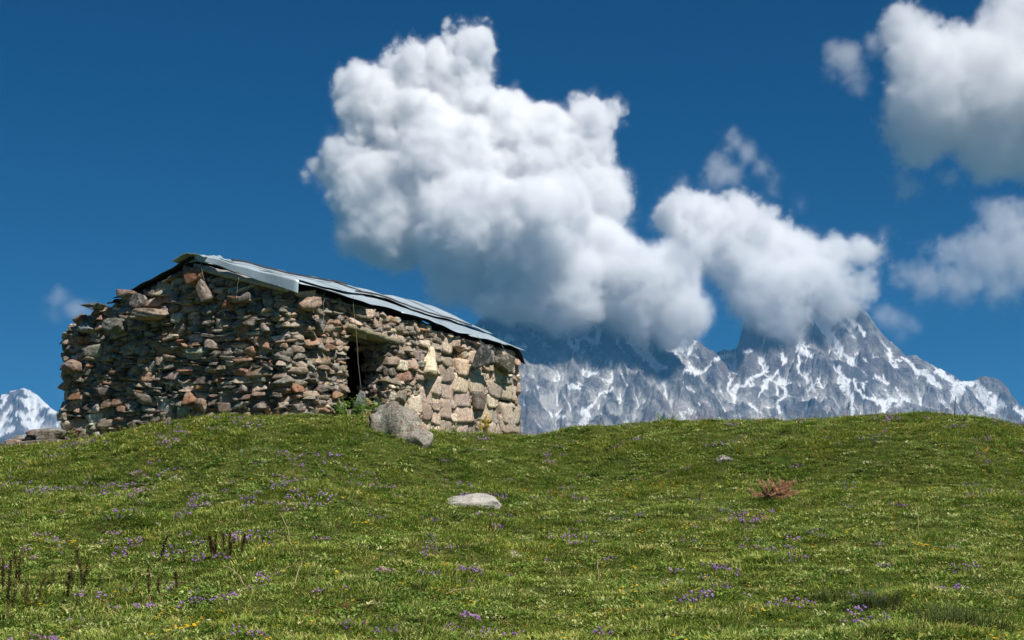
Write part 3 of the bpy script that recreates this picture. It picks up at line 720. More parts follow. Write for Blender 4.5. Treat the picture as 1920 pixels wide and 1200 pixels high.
# ---------------------------------------------------------------- roof
# cross-section coordinates: t along the ridge (0 at the gable), v: + right slope, - left slope, in metres down the slope (plan distance)
EV_R,EV_L=2.60,2.35
def roofpt(t,v,lift=0.):
    t=np.asarray(t,float); v=np.asarray(v,float)
    base=HB+0*HB
    g=RIDGE_T-v                       # plan coordinate along UG from the long-wall plane
    zr=np.interp(t,RZ[0],RZ[1])+.02*np.sin(t*1.7+.5)
    z=np.where(v>=0, zr-(v/2.6)*np.interp(t,DZ[0],DZ[1])-.04*np.sin(np.clip(v/EV_R,0,1)*np.pi)*np.sin(t*.9), zr+v*.338)
    z=z+.02*gn(t*1.7,v*1.9,401)+lift
    x=HB[0]+UL[0]*t+UG[0]*g; y=HB[1]+UL[1]*t+UG[1]*g
    return np.stack([x,y,z],-1)
METAL=NT('galvanised_sheet'); p=METAL.pos()
c=METAL.mix(METAL.ramp(METAL.noise(1.4,6,.65,p),[(.35,0.),(.7,1.)]),(.35,.43,.47),(.53,.62,.66))
c=METAL.mix(METAL.ramp(METAL.noise(7,5,.7,p),[(.62,0.),(.75,.6)]),c,(.16,.15,.13))
METAL.base(c); METAL.b.inputs['Metallic'].default_value=.35; METAL.b.inputs['Roughness'].default_value=.5; METAL.bump(METAL.noise(2.5,4,.5,p),.35,.06); METAL=METAL.m
FELT_GAPS=NT('black_felt_and_gap_shade'); p=FELT_GAPS.pos(); FELT_GAPS.base(FELT_GAPS.mix(FELT_GAPS.noise(5,4,.6,p),(.010,.010,.012),(.045,.042,.04))); FELT_GAPS.bump(FELT_GAPS.noise(7,4,.6,p),.5,.03); FELT_GAPS=FELT_GAPS.m
def sheetmesh(mb,P,th=.006,c=(.5,.5,.5)):
    """P (nr,nc,3) grid -> closed thin slab"""
    nr,nc=P.shape[:2]; V=P.reshape(-1,3); V2=V-[0,0,th]
    Q=gridquads(nr,nc); m=nr*nc; i=np.arange(m).reshape(nr,nc)
    E=np.concatenate([i[0],i[1:,-1],i[-1,::-1][1:],i[::-1,0][1:]])
    side=np.stack([E[:-1],E[1:],E[1:]+m,E[:-1]+m],-1)
    mb.add(np.concatenate([V,V2]),np.concatenate([Q[:,::-1],Q+m,side]),c=c)
# closed underlay of boards and felt, on both slopes
roof_root=None
mb=MB(); T_=np.linspace(.02,LL-.35,40); Vv=np.concatenate([np.linspace(-EV_L+.12,0,12)[:-1],np.linspace(0,EV_R-.30,10)])
TT,VV=np.meshgrid(T_,Vv,indexing='ij'); sheetmesh(mb,roofpt(TT,VV,-.03),th=.03)
TT,VV=np.meshgrid(np.linspace(.28,LL-.3,30),np.linspace(-3.65,-EV_L+.3,6),indexing='ij'); sheetmesh(mb,roofpt(TT,VV,-.22),th=.05)  # hidden lower strip, added to stop light leaking into the hut
roof=hutpart(mb,'roof',FELT_GAPS)
mb=MB(); c_=[HB+UL*a+UG*b for a,b in ((.3,.3),(LL-.5,.3),(LL-.5,LG-.3),(.3,LG-.3))]; mb.add([[*q,5.34] for q in c_]+[[*q,5.30] for q in c_],[[0,1,2,3],[7,6,5,4],[0,4,5,1],[1,5,6,2],[2,6,7,3],[3,7,4,0]],c=(.1,.09,.08)); hutpart(mb,'sky_block_ceiling',CORE)  # unseen slab added to block the sky through door and eave gaps
def sheet(t0,t1,v0,v1,lift,rng,mat,name='metal_sheet',curl=.05,skew=0.,fold=0.,nt_=14,nv_=9):
    T_=np.linspace(0,1,nt_);V_=np.linspace(0,1,nv_); A,B=np.meshgrid(T_,V_,indexing='ij')
    t=t0+(t1-t0)*A+skew*B; v=v0+(v1-v0)*B
    ph=rng.uniform(0,9,3)
    l=lift+.012*np.sin(A*7+ph[0])*np.sin(B*4+ph[1])+curl*(np.clip(B-.75,0,1)*4)**2*(.5+.5*np.sin(A*4+ph[2]))*.6+.02*B
    P=roofpt(t,v,l)
    if fold:   # bend the strip over the verge straight down
        k=np.clip(t-fold_t(fold),None,0)
    return P
def add_sheet(P,name='metal_sheet',mat=None):
    mb=MB(); sheetmesh(mb,P); return hutpart(mb,name,mat or METAL,roof)
r=np.random.default_rng(5)
# right slope: a lower and an upper run of sheets, each lapping over the one before
lowT=[(-.20,2.35),(2.2,3.9),(3.75,5.3),(5.15,6.9),(6.75,8.6),(8.45,9.75)]
for k,(a,b) in enumerate(lowT):
    P=sheet(a,b,(.50 if k==0 else 1.25)+r.uniform(-.05,.05),EV_R+[.10,-.05,.0,-.02,.03,-.02][k],.012+.010*(k%2),r,METAL,skew=r.uniform(-.05,.10),curl=-.02)
    if k==0 and 0:
        # front sheet: its last strip is beaten down over the verge pole and its lower corner hangs
        d=np.clip((.05-np.linspace(a,b,14))/.35,0,1)[:,None]
        P[...,2]-=(.10+.17*np.linspace(0,1,9)[None])*d**1.2; P[...,:2]+=(UL*.20)[None,None]*d[...,None]**1.3
        P[:4,-2:,2]-=np.array([.03,.03,.02,.0])[:,None]*np.array([.3,1])[None]
    add_sheet(P)
upT=[(-.22,1.5),(1.3,3.2),(3.0,4.7),(4.5,6.5),(6.3,8.2),(8.0,9.8)]
for k,(a,b) in enumerate(upT):
    P=sheet(a,b,-.12,1.42+r.uniform(-.10,.12),.05+.014*(k%2),r,METAL,skew=r.uniform(.0,.15),curl=.02)
    if k==0:
        d=np.clip((.0-np.linspace(a,b,14))/.3,0,1)[:,None]; P[...,2]-=.16*d**1.2; P[...,:2]+=(UL*.1)[None,None]*d[...,None]
    add_sheet(P)
# black strips over the laps, coloured as the shade in gaps under lifted sheets
for (t0,v0,t1,v1) in ((.5,.45,4.4,.62),(3.6,1.42,8.9,1.40)):
    n=26; tt=np.linspace(t0,t1,n)[:,None]; vv=np.linspace(v0,v1,n)[:,None]+np.array([0,.025,.05])[None]+.03*np.sin(np.linspace(0,9,n))[:,None]
    P=roofpt(tt+0*vv,vv,.11)+0; P[:,1,2]+=.03; add_sheet(P,'felt_and_gap_shade',FELT_GAPS)
# left slope: dark felt with curled edge
for k,(a,b) in enumerate([(-.14,3.0),(2.8,6.4),(6.2,9.8)]):
    for (v0,v1) in ((-.02,-2.2),(-2.0,-EV_L)):
        P=sheet(a,b,v0,v1,.02+.012*(k%2)+(0 if v0<-1 else .02),r,FELT_GAPS,curl=.04)
        if a<0:
            d=np.clip((-.05-np.linspace(a,b,14))/.25,0,1)[:,None]; P[...,2]-=.05*d
            P[:3,:,2]+=r.normal(size=(1,9))*.02
        add_sheet(P[:, ::-1],'felt_and_gap_shade',FELT_GAPS)
# crumpled ridge cap at the gable end
P=sheet(-.36,.7,-.45,.45,.07,r,METAL,curl=.02); P[...,2]+=r.normal(size=P.shape[:2])*.015; add_sheet(P,'ridge_cap')
# dark sheet hanging over the far end of the wall
n=12; A,B=np.meshgrid(np.linspace(0,1,8),np.linspace(0,1,n),indexing='ij')
P=roofpt(9.2+.42*B,EV_R-.05-A*1.6,.03)
drop=np.clip(B-.25,0,1)/.75; P[...,2]-=.36*drop**1.8*(1-.45*A); P[...,:2]+=(UL*.12)[None,None]*drop[...,None]
add_sheet(P,'felt_and_gap_shade',FELT_GAPS)
# verge pole under the front edge, rafters ends
mb=MB(); a=roofpt(-.14,.05,-.17); b=roofpt(-.14,EV_R-.25,-.17); beam(mb,a,b,.13,.12,rng,(.36,.34,.30)); hutpart(mb,'verge_pole',WOOD,roof)

# front edge of the tin beaten down over the verge
A,B=np.meshgrid(np.linspace(0,1,6),np.linspace(0,1,22),indexing='ij')
P=roofpt(-.24-.0*B,.12+(EV_R-.02)*B,.085); P[...,2]-=A*(.09+.17*B)+.005*np.sin(B*23); P[...,:2]-=(UL*.03)[None,None]*(A*(.6+.3*np.sin(B*15)))[...,None]; add_sheet(P)
for t in (.9,2.1,3.5,4.9,6.2,7.6,8.9):
    mb=MB(); a=roofpt(t,.4,-.16); b=roofpt(t,EV_R-.16,-.16); beam(mb,a,b,.10,.09,rng,(.16,.14,.12)); hutpart(mb,'rafter',WOOD,roof)
WIRE=NT('rusty_wire'); WIRE.base((.30,.26,.20,1)); WIRE.b.inputs['Metallic'].default_value=.3; WIRE=WIRE.m
# ---------------------------------------------------------------- single stones on and against the hut
def rock(name,label,cat,c,size,rot,color,group=None,cuts=7,seed=0,mat=None,round_=.3,rough=.02,kind=None,parts=None):
    r=np.random.default_rng(seed); P=stone_shapes(1,r,big=True,cuts=cuts,round_=round_,rough=rough)[0]*np.array(size)/2
    M=np.array(Matrix.Rotation(rot[2],3,'Z')@Matrix.Rotation(rot[1],3,'Y')@Matrix.Rotation(rot[0],3,'X'))
    mb=MB(); mb.add(P@M.T,TQ8,c=color); o=mb.build(name,mat or STONE,None,loc=tuple(c))
    return tag(o,label,cat,group)
def wire(parent,a,b,rr=.006,sag=.02):
    a=np.array(a);b=np.array(b); n=10; r=np.random.default_rng(int(abs(a[0]*991))%999)
    P=[a+(b-a)*i/(n-1)+np.r_[r.normal(size=2)*.008,0] for i in range(n)]
    mb=MB(); tube(mb,np.array(P)-np.array(parent.location),rr,5,(.4,.35,.28)); mb.build('wire',WIRE,parent)
AG=math.atan2(UG[1],UG[0]); AL=math.atan2(UL[1],UL[0])
def on_gable(px,py,out):   # the point of the gable plane seen at a picture position
    k=(px-960)/F; t=(HB[0]-k*HB[1])/(k*UG[1]-UG[0]); q=HB+UG*t; D=q[1]
    n=-UL; return np.array([q[0]+n[0]*out,q[1]+n[1]*out,EYE+(HZ-py)/F*D])
def on_long(px,py,out):
    k=(px-960)/F; t=(HB[0]-k*HB[1])/(k*UL[1]-UL[0]); q=HB+UL*t; D=q[1]
    n=np.array([UL[1],-UL[0]]); return np.array([q[0]+n[0]*out,q[1]+n[1]*out,EYE+(HZ-py)/F*D])
GW='stones wired to the roof edge as weights'
o=rock('hanging_stone','blocky red-orange stone wired under the roof peak at the gable','stone',on_gable(375,521,.16),(.44,.24,.30),(.1,.42,AG),(.36,.16,.09),GW,seed=1); wire(o,on_gable(395,492,.28),on_gable(386,514,.24))
o=rock('hanging_stone','tilted oblong brown stone hanging just below the red-orange one','stone',on_gable(393,551,.16),(.27,.2,.50),(.15,.60,AG),(.25,.185,.14),GW,seed=2); wire(o,on_gable(393,505,.26),on_gable(398,537,.24))
o=rock('hanging_stone','large dark slate slab hung by wire high on the right-hand part of the front wall','stone',on_long(884,672,.34),(.62,.13,.62),(.35,.5,AL),(.085,.085,.085),GW,seed=3,cuts=9,round_=.15); wire(o,on_long(880,630,.22),on_long(884,652,.34))
o=rock('hanging_stone','small grey slate on the long wire left of the doorway, near the ground','stone',on_long(662,752,.20),(.30,.08,.36),(.2,.3,AL),(.16,.165,.17),GW,seed=4); wire(o,on_long(643,556,.24),on_long(661,740,.22))
o=rock('hanging_stone','grey brown stone held by a wire right under the folded corner of the roof','stone',on_gable(470,560,.12),(.34,.2,.17),(.1,.1,AG),(.24,.21,.18),GW,seed=5); wire(o,on_gable(463,524,.26),on_gable(452,575,.18))
o=rock('hanging_stone','small dark stone dangling by a wire on the front wall between corner and doorway','stone',on_long(590,608,.12),(.26,.16,.2),(.1,.3,AL),(.12,.115,.11),GW,seed=6); wire(o,on_long(593,545,.2),on_long(590,600,.2))
o=rock('hanging_stone','dark olive block wired under the roof near the far end of the front wall','stone',on_long(930,682,.22),(.62,.3,.42),(.1,.1,AL),(.125,.115,.08),GW,seed=7); wire(o,on_long(925,642,.2),on_long(929,664,.28))
LG_='loose stones laid on the gable top'
o=rock('loose_stone','squared grey stone with orange lichen spots sticking out below the left roof slope','stone',on_gable(229,614,.22),(.50,.34,.30),(.05,-.28,AG),(.17,.165,.14),LG_,seed=8,cuts=3,round_=.12)
o=rock('loose_stone','wide flat stone with a pale brown sunlit top jutting from the upper gable','stone',on_gable(298,592,.22),(.74,.5,.20),(.05,-.05,AG),(.34,.25,.18),LG_,seed=9,cuts=5)
o=rock('loose_stone','dark upright block standing on the left end of the wide flat stone','stone',on_gable(272,572,.18),(.34,.3,.34),(.1,.2,AG),(.10,.09,.085),LG_,seed=10,cuts=4,round_=.1)
o=rock('loose_stone','brown capped stone jutting out near the left edge of the gable, over deep shade','stone',on_gable(146,687,.16),(.42,.36,.24),(-.1,-.1,AG),(.26,.17,.12),LG_,seed=12)
o=rock('loose_stone','thin flat slab poking out into the sky under the left eave','stone',on_gable(183,578,.10),(.42,.42,.09),(.1,-.08,AG),(.16,.155,.13),LG_,seed=13,cuts=5)
o=rock('loose_stone','small rusty brown stone at the outermost left end of the wall top','stone',on_gable(158,602,.06),(.34,.26,.19),(.1,.2,AG),(.24,.13,.08),LG_,seed=14)
o=rock('loose_stone','pale grey stone lying beside the rusty one on the left wall top','stone',on_gable(170,617,.08),(.36,.3,.17),(.1,.15,AG),(.30,.31,.31),LG_,seed=15)
o=rock('loose_stone','tan stone with orange stains on the rounded wall corner under the roof edge','stone',on_long(568,571,.14),(.48,.36,.26),(.1,-.1,AL),(.38,.26,.18),LG_,seed=16)
o=rock('loose_stone','brown square stone tucked under the roof left of the hanging tilted stone','stone',on_gable(247,556,.12),(.40,.3,.2),(.1,-.1,AG),(.30,.2,.15),LG_,seed=17)
# ================================================================ MEADOW
def on_ground(px,py,lo=8,hi=45):
    """first point of the ground met by the line of sight through a picture position"""
    D=np.linspace(lo,hi,1500); x=(px-960)/F*D; z=EYE+(HZ-py)/F*D
    d=z-ground_z(x,D); k=np.where(d<0)[0]
    i=k[0] if len(k) else int(np.argmin(np.abs(d)))
    return np.array([x[i],D[i],float(ground_z(x[i],D[i]))])
def plant_mat(name,stops,trans=.25,rough=.55,patch=1.):
    m=NT(name); oi=m.n('ShaderNodeObjectInfo'); c=m.ramp(oi.outputs['Random'],stops); m.t.nodes['Color Ramp'].color_ramp.interpolation='CONSTANT' if False else 'LINEAR'
    p=m.pos()
    f=m.ramp(m.noise(.55,4,.65,p),[(.38,0.),(.62,1.)])
    c=m.mix(m.math('MULTIPLY',f,.55*patch),c,m.mix(1.,c,(1.2,1.05,.85),'MULTIPLY'))
    c=m.mix(1.,c,m.attr('col'),'MULTIPLY')
    m.base(c); m.b.inputs['Roughness'].default_value=rough; m.b.inputs['Specular IOR Level'].default_value=.16
    tr=m.n('ShaderNodeBsdfTranslucent'); m.l(c,tr.inputs[0]); mx=m.n('ShaderNodeMixShader'); mx.inputs[0].default_value=trans
    out=m.t.nodes['Material Output']; m.l(m.b.outputs[0],mx.inputs[1]); m.l(tr.outputs[0],mx.inputs[2]); m.l(mx.outputs[0],out.inputs['Surface'])
    return m.m
def blade(mb,r,base,h,w,lean,az,c,seg=3,droop=.5):
    d=np.array([math.cos(az),math.sin(az)]); s=np.array([-d[1],d[0]])
    V=[]
    for i in range(seg+1):
        t=i/seg; o=lean*h*(t**(1+droop)); z=h*t*(1-.25*lean*t); ww=w*(1-t)**.7*.5 if i<seg else 0
        p=np.array([base[0]+d[0]*o,base[1]+d[1]*o,z])
        if i<seg: V+= [p-np.r_[s*ww,0],p+np.r_[s*ww,0]]
        else: V.append(p)
    Q=[(2*i,2*i+1,2*i+3,2*i+2) for i in range(seg-1)]; T=[(2*(seg-1),2*(seg-1)+1,2*seg)]
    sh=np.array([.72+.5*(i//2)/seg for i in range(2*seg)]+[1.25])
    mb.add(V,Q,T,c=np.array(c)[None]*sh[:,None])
def leaf(mb,base,d,l,w,tilt,c,az):
    """small oval leaf of four faces"""
    dx=np.array([math.cos(az)*math.cos(tilt),math.sin(az)*math.cos(tilt),math.sin(tilt)]); s=np.array([-math.sin(az),math.cos(az),0]); n=np.cross(dx,s)
    b=np.array(base)
    V=[b,b+dx*l*.35+s*w*.5+n*.08*l,b+dx*l*.75+s*w*.4,b+dx*l,b+dx*l*.75-s*w*.4,b+dx*l*.35-s*w*.5+n*.08*l,b+dx*l*.5-n*.05*l]
    mb.add(V,None,[(0,6,1),(1,6,2),(2,6,3),(3,6,4),(4,6,5),(5,6,0)],c=c)
def tuft(r,n,rad,h0,h1,w,lean=(.1,.9),col=(1,1,1),dry=.12):
    mb=MB()
    for _ in range(n):
        a=r.uniform(0,6.28); q=rad*math.sqrt(r.random()); h=r.uniform(h0,h1)
        c=np.array(col)*r.uniform(.75,1.25)
        if r.random()<dry: c=np.array([2.0,1.5,1.9])*r.uniform(.7,1.1)
        blade(mb,r,(q*math.cos(a),q*math.sin(a)),h,w*r.uniform(.7,1.3),r.uniform(*lean),a+r.normal()*.9,c)
    return mb
def herb(r,n,rad,l,w,hz,col=(1,1,1)):
    mb=MB()
    for _ in range(n):
        a=r.uniform(0,6.28); q=rad*math.sqrt(r.random()); z=r.uniform(.0,hz)*(1-.5*q/rad)
        leaf(mb,(q*math.cos(a),q*math.sin(a),z),None,l*r.uniform(.6,1.3),w*r.uniform(.7,1.2),r.uniform(-.1,.9),np.array(col)*r.uniform(.7,1.3),r.uniform(0,6.28))
    return mb
def flowerhead(mb,r,c0,rad,col,h,stem=(.5,.8,.35)):
    """stalk with a ball of small florets"""
    x,y=c0; lx,ly=r.normal(size=2)*.012
    top=np.array([x+lx,y+ly,h])
    blade(mb,r,(x,y),h,.004,.1,math.atan2(ly,lx),stem,seg=2)
    for _ in range(9):
        d=r.normal(size=3); d[2]=abs(d[2])*.8; d/=np.linalg.norm(d)
        p=top+d*rad*.65; s=np.cross(d,[0,0,1.])+1e-3; s/=np.linalg.norm(s); u=np.cross(s,d); k=rad*.55
        cc=np.array(col)*r.uniform(.7,1.3)
        mb.add([p+s*k,p+u*k,p-s*k,p-u*k,p+d*k*.5],None,[(0,1,4),(1,2,4),(2,3,4),(3,0,4)],c=cc)
def cupflower(mb,r,c0,rad,col,h,n=5,centre=None):
    x,y=c0; top=np.array([x,y,h]); blade(mb,r,(x,y),h,.004,.08,r.uniform(0,6),(.5,.8,.35),seg=2)
    for k in range(n):
        leaf(mb,top,None,rad,rad*.9,.35,np.array(col)*r.uniform(.85,1.1),6.28*k/n+r.normal()*.1)
def proto(name,mb,mat):
    me=mb.mesh(name,mat); return me
HID=bpy.data.collections.new('plant_prototypes')      # not linked to the scene: only instanced
def scatter(name,protos,P,sc,rng,label=None,kind='stuff',tiltn=.12):
    """one object: geometry-node instances of the prototype meshes at points P"""
    n=len(P); me=bpy.data.meshes.new(name); me.vertices.add(n); me.vertices.foreach_set('co',np.asarray(P,np.float32).ravel())
    for k,v,t in (('sc',sc,'FLOAT'),('pick',rng.integers(0,len(protos),n),'INT')):
        a=me.attributes.new(k,t,'POINT'); a.data.foreach_set('value',np.asarray(v,np.float32 if t=='FLOAT' else np.int32))
    rot=np.stack([rng.normal(size=n)*tiltn,rng.normal(size=n)*tiltn,rng.uniform(0,6.283,n)],-1).astype(np.float32)
    a=me.attributes.new('rot','FLOAT_VECTOR','POINT'); a.data.foreach_set('vector',rot.ravel())
    o=link(name,me); o['kind']=kind
    if label: o['label']=label
    col=bpy.data.collections.new(name+'_kinds')
    for k,pm in enumerate(protos): col.objects.link(bpy.data.objects.new('%s_kind_%02d'%(name,k),pm))
    g=bpy.data.node_groups.new(name,'GeometryNodeTree'); g.interface.new_socket('Geometry',in_out='INPUT',socket_type='NodeSocketGeometry'); g.interface.new_socket('Geometry',in_out='OUTPUT',socket_type='NodeSocketGeometry')
    N=g.nodes.new; L=g.links.new
    gi=N('NodeGroupInput'); go=N('NodeGroupOutput'); ci=N('GeometryNodeCollectionInfo'); ci.inputs['Collection'].default_value=col; ci.inputs['Separate Children'].default_value=True; ci.inputs['Reset Children'].default_value=True
    io=N('GeometryNodeInstanceOnPoints'); io.inputs['Pick Instance'].default_value=True
    def at(nm,t):
        x=N('GeometryNodeInputNamedAttribute'); x.data_type=t; x.inputs['Name'].default_value=nm; return x.outputs['Attribute']
    L(gi.outputs[0],io.inputs['Points']); L(ci.outputs[0],io.inputs['Instance']); L(at('pick','INT'),io.inputs['Instance Index']); L(at('sc','FLOAT'),io.inputs['Scale'])
    er=N('FunctionNodeEulerToRotation'); L(at('rot','FLOAT_VECTOR'),er.inputs[0]); L(er.outputs[0],io.inputs['Rotation']); L(io.outputs[0],go.inputs[0])
    md=o.modifiers.new('scatter','NODES'); md.node_group=g
    return o
def inside_hut(x,y,m=.15):
    dx=x-HB[0];dy=y-HB[1]; u=dx*UL[0]+dy*UL[1]; g=dx*UG[0]+dy*UG[1]
    return (u>-m*.2)&(u<LL+m)&(g>-m*.2)&(g<LG+m)
def field_points(n,rng,D0=8,D1=46,a=.46,dens=None):
    """random points over the meadow in front of and around the hut"""
    D=np.sqrt(rng.uniform(D0**2,D1**2,n)); u=rng.uniform(-a,a,n); x=u*D;y=D
    k=~inside_hut(x,y); Dc,_=crest_at(960+F*u); k&=(D<Dc+4.5)|(rng.random(n)<.25)
    if dens is not None: k&=rng.random(n)<dens(x,y)
    x,y=x[k],y[k]; return np.stack([x,y,ground_z(x,y)-.008],-1)
mr=np.random.default_rng(77)
G1=plant_mat('meadow_grass',[(0.,(.08,.145,.018)),(.35,(.17,.265,.036)),(.7,(.27,.36,.065)),(1.,(.46,.48,.17))])
G2=plant_mat('herb_leaves',[(0.,(.08,.15,.025)),(.5,(.20,.30,.05)),(.85,(.34,.41,.13)),(1.,(.48,.50,.24))],.2)
G3=plant_mat('dry_grass',[(0.,(.30,.24,.12)),(1.,(.20,.15,.075))],.2)
FP=plant_mat('purple_petals',[(0.,(.28,.14,.40)),(.6,(.42,.25,.56)),(1.,(.42,.22,.38))],.3,patch=0)
FY=plant_mat('yellow_petals',[(0.,(.80,.42,.01)),(1.,(.85,.58,.03))],.3,patch=0)
FW=plant_mat('white_petals',[(0.,(.7,.7,.62)),(1.,(.78,.77,.70))],.3,patch=0)
FL=plant_mat('pale_yellow_blossom',[(0.,(.42,.42,.09)),(1.,(.5,.40,.12))],.3,patch=0)
FR=plant_mat('reddish_leaves',[(0.,(.23,.10,.05)),(1.,(.30,.17,.07))],.2,patch=0)
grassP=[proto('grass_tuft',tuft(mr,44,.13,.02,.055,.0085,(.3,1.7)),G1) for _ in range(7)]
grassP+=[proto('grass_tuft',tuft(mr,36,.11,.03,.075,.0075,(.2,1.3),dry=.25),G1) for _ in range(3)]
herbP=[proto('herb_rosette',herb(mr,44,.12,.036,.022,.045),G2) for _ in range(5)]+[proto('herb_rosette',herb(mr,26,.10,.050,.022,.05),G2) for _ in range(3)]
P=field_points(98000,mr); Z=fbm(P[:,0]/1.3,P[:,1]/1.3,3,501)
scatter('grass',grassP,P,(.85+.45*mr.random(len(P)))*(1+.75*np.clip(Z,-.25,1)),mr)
P=field_points(85000,mr,dens=lambda x,y:np.clip(.45+1.2*fbm(x/.8,y/.8,3,511),0.08,1))
scatter('ground_cover',herbP,P,.6+.7*mr.random(len(P)),mr)
dry=[proto('dry_tuft',tuft(mr,9,.10,.05,.14,.004,(.3,1.3),(1,1,1),0),G3) for _ in range(4)]
P=field_points(16000,mr,dens=lambda x,y:np.clip(.35+1.1*fbm(x/1.6,y/1.6,3,521),0.05,1)); scatter('dry_grass',dry,P,.6+.7*mr.random(len(P)),mr)
red=[proto('red_leaf_patch',herb(mr,20,.09,.028,.016,.04),FR) for _ in range(3)]
P=field_points(15000,mr,dens=lambda x,y:np.clip(-.05+1.0*fbm(x/.9,y/.9,3,531),0.01,1)); scatter('reddish_ground_cover',red,P,.6+.6*mr.random(len(P)),mr)
# seed stalks that stand above the turf, thickest along the brow
def stalk(r,h):
    mb=MB(); 
    for _ in range(r.integers(1,4)):
        b=(r.normal()*.03,r.normal()*.03); a=r.uniform(0,6.28); hh=h*r.uniform(.6,1.1); ln=r.uniform(.02,.3)
        blade(mb,r,b,hh,.0045,ln,a,(.9,.85,.8),seg=4)
        tp=np.array([b[0]+math.cos(a)*ln*hh,b[1]+math.sin(a)*ln*hh,hh*(1-.25*ln)])
        for k in range(7):
            leaf(mb,tp-np.array([0,0,.012*k]),None,.014,.009,.9,(.8,.6,.55),r.uniform(0,6.28))
    return mb
stal=[proto('seed_stalk',stalk(mr,.24),G3) for _ in range(6)]
P=field_points(9000,mr,dens=lambda x,y:.10+.9*np.clip(1-np.abs(np.hypot(x,y)*1.0-crest_at(960+F*x/y)[0]-.6)/2.2,0,1)**1.5*.9); scatter('seed_stalks',stal,P,.6+.9*mr.random(len(P)),mr)
# flowers
def clump(r,n,rad,fn): 
    mb=MB()
    for _ in range(n):
        a=r.uniform(0,6.28);q=rad*math.sqrt(r.random()); fn(mb,(q*math.cos(a),q*math.sin(a)))
    return mb
purp=[proto('purple_flower',clump(mr,k,.10*math.sqrt(k/5),lambda mb,c:flowerhead(mb,mr,c,mr.uniform(.012,.021),(1,1,1),mr.uniform(.05,.10))),FP) for k in (2,4,6,9,12)]
def pd(x,y):
    t=fbm(x/1.5,y/1.5,3,541)+.25*smooth(.1,-.35,x/y)
    return np.clip(t*.85-.16,0,1)+.03
P=field_points(11500,mr,dens=pd); scatter('purple_flowers',purp,P,.7+.5*mr.random(len(P)),mr,'tiny purple thyme flowers in drifts all over the meadow')
yel=[proto('yellow_flower',clump(mr,k,.12,lambda mb,c:cupflower(mb,mr,c,mr.uniform(.015,.022),(1,1,1),mr.uniform(.08,.14))),FY) for k in (1,1,2,4)]
P=field_points(20000,mr,dens=lambda x,y:np.clip(fbm(x/1.8,y/1.8,3,551)*1.0-.16+.18*smooth(0,.25,x/y),0,1)+.07); scatter('yellow_flowers',yel,P,.7+.5*mr.random(len(P)),mr,'small yellow buttercups scattered through the grass')
whi=[proto('white_flower',clump(mr,k,.05,lambda mb,c:cupflower(mb,mr,c,mr.uniform(.016,.024),(1,1,1),mr.uniform(.08,.14),6)),FW) for k in (1,2)]
P=field_points(3000,mr,dens=lambda x,y:x*0+.035); scatter('white_flowers',whi,P,.6+.5*mr.random(len(P)),mr)
pal=[proto('pale_blossom',herb(mr,16,.08,.018,.016,.07),FL) for k in range(3)]
P=field_points(9000,mr,dens=lambda x,y:np.clip(fbm(x/1.1,y/1.1,3,561)-.18,0,1)+.01); scatter('pale_yellow_flowers',pal,P,.7+.6*mr.random(len(P)),mr)
# ================================================================ SINGLE THINGS ON THE MEADOW
tr=np.random.default_rng(123)
BOULD=NT('lichened_boulder'); p=BOULD.obj(); c=BOULD.mix(BOULD.ramp(BOULD.noise(2.2,6,.65,p),[(.35,0.),(.65,1.)]),(.20,.175,.145),(.40,.37,.30))
c=BOULD.mix(BOULD.ramp(BOULD.noise(3.1,5,.7,p,.4),[(.56,0.),(.62,.75)]),c,(.29,.14,.085)); c=BOULD.mix(BOULD.ramp(BOULD.noise(5.,5,.7,p),[(.55,0.),(.62,.8)]),c,(.40,.42,.33))
c=BOULD.mix(BOULD.ramp(BOULD.noise(22,3,.7,p),[(.36,.8),(.46,0.)]),c,(.05,.045,.04)); BOULD.base(c)
BOULD.bump(BOULD.math('ADD',BOULD.noise(4,6,.7,p,.5),BOULD.math('MULTIPLY',BOULD.noise(18,4,.7,p),.4)),1.,.09); BOULD=BOULD.m
b0=on_ground(752,822); 
def ellrock(mb,c,size,rz,seed,cuts=8):
    r=np.random.default_rng(seed); T,Q=cube_template(14); n=T/np.linalg.norm(T,axis=1,keepdims=True); P=n*1.08*.72+T*.28
    for k in range(cuts):
        d=r.normal(size=3); d[2]=abs(d[2])*.7; d/=np.linalg.norm(d); t=P@d-r.uniform(.72,.95); P-=np.clip(t,0,None)[:,None]*d*.9
    for f,a in ((2.,.10),(4.5,.05),(9,.025)):
        for q in range(3): P[:,q]+=a*np.sin(P@(r.normal(size=3)*f)+r.uniform(0,6))
    P=P*np.array(size)/2; ca,sa=math.cos(rz),math.sin(rz); mb.add(np.c_[P[:,0]*ca-P[:,1]*sa,P[:,0]*sa+P[:,1]*ca,P[:,2]]+np.array(c),Q,c=(.3,.3,.3))
mb=MB(); ellrock(mb,(-.15,0,.20),(.92,.8,.98),.2,3,14); ellrock(mb,(.24,-.12,-.04),(.66,.6,.70),-.3,8,12)
tag(mb.build('boulder',BOULD,loc=tuple(b0+[0,0,.05])),'large two-humped lichen-stained boulder in the grass at the front wall, right of the doorway','boulder')
def flat_rock(px,py,size,label,seed,color,rz=0,cat='rock',sink=.42,tiltx=.26):
    g=on_ground(px,py); return rock('flat_rock',label,cat,g+np.array([0,0,size[2]*(.5-sink)-.045]),size,(tiltx,0,rz),color,seed=seed,cuts=6,round_=.25,mat=PALE)
PALE=NT('pale_bedrock'); p=PALE.obj(); PALE.base(PALE.mix(1.,PALE.attr('col'),PALE.ramp(PALE.noise(9,6,.7,p,.5),[(.3,.5),(.6,1.15)]),'MULTIPLY')); PALE.bump(PALE.noise(7,6,.7,p,.6),1.,.05); PALE=PALE.m
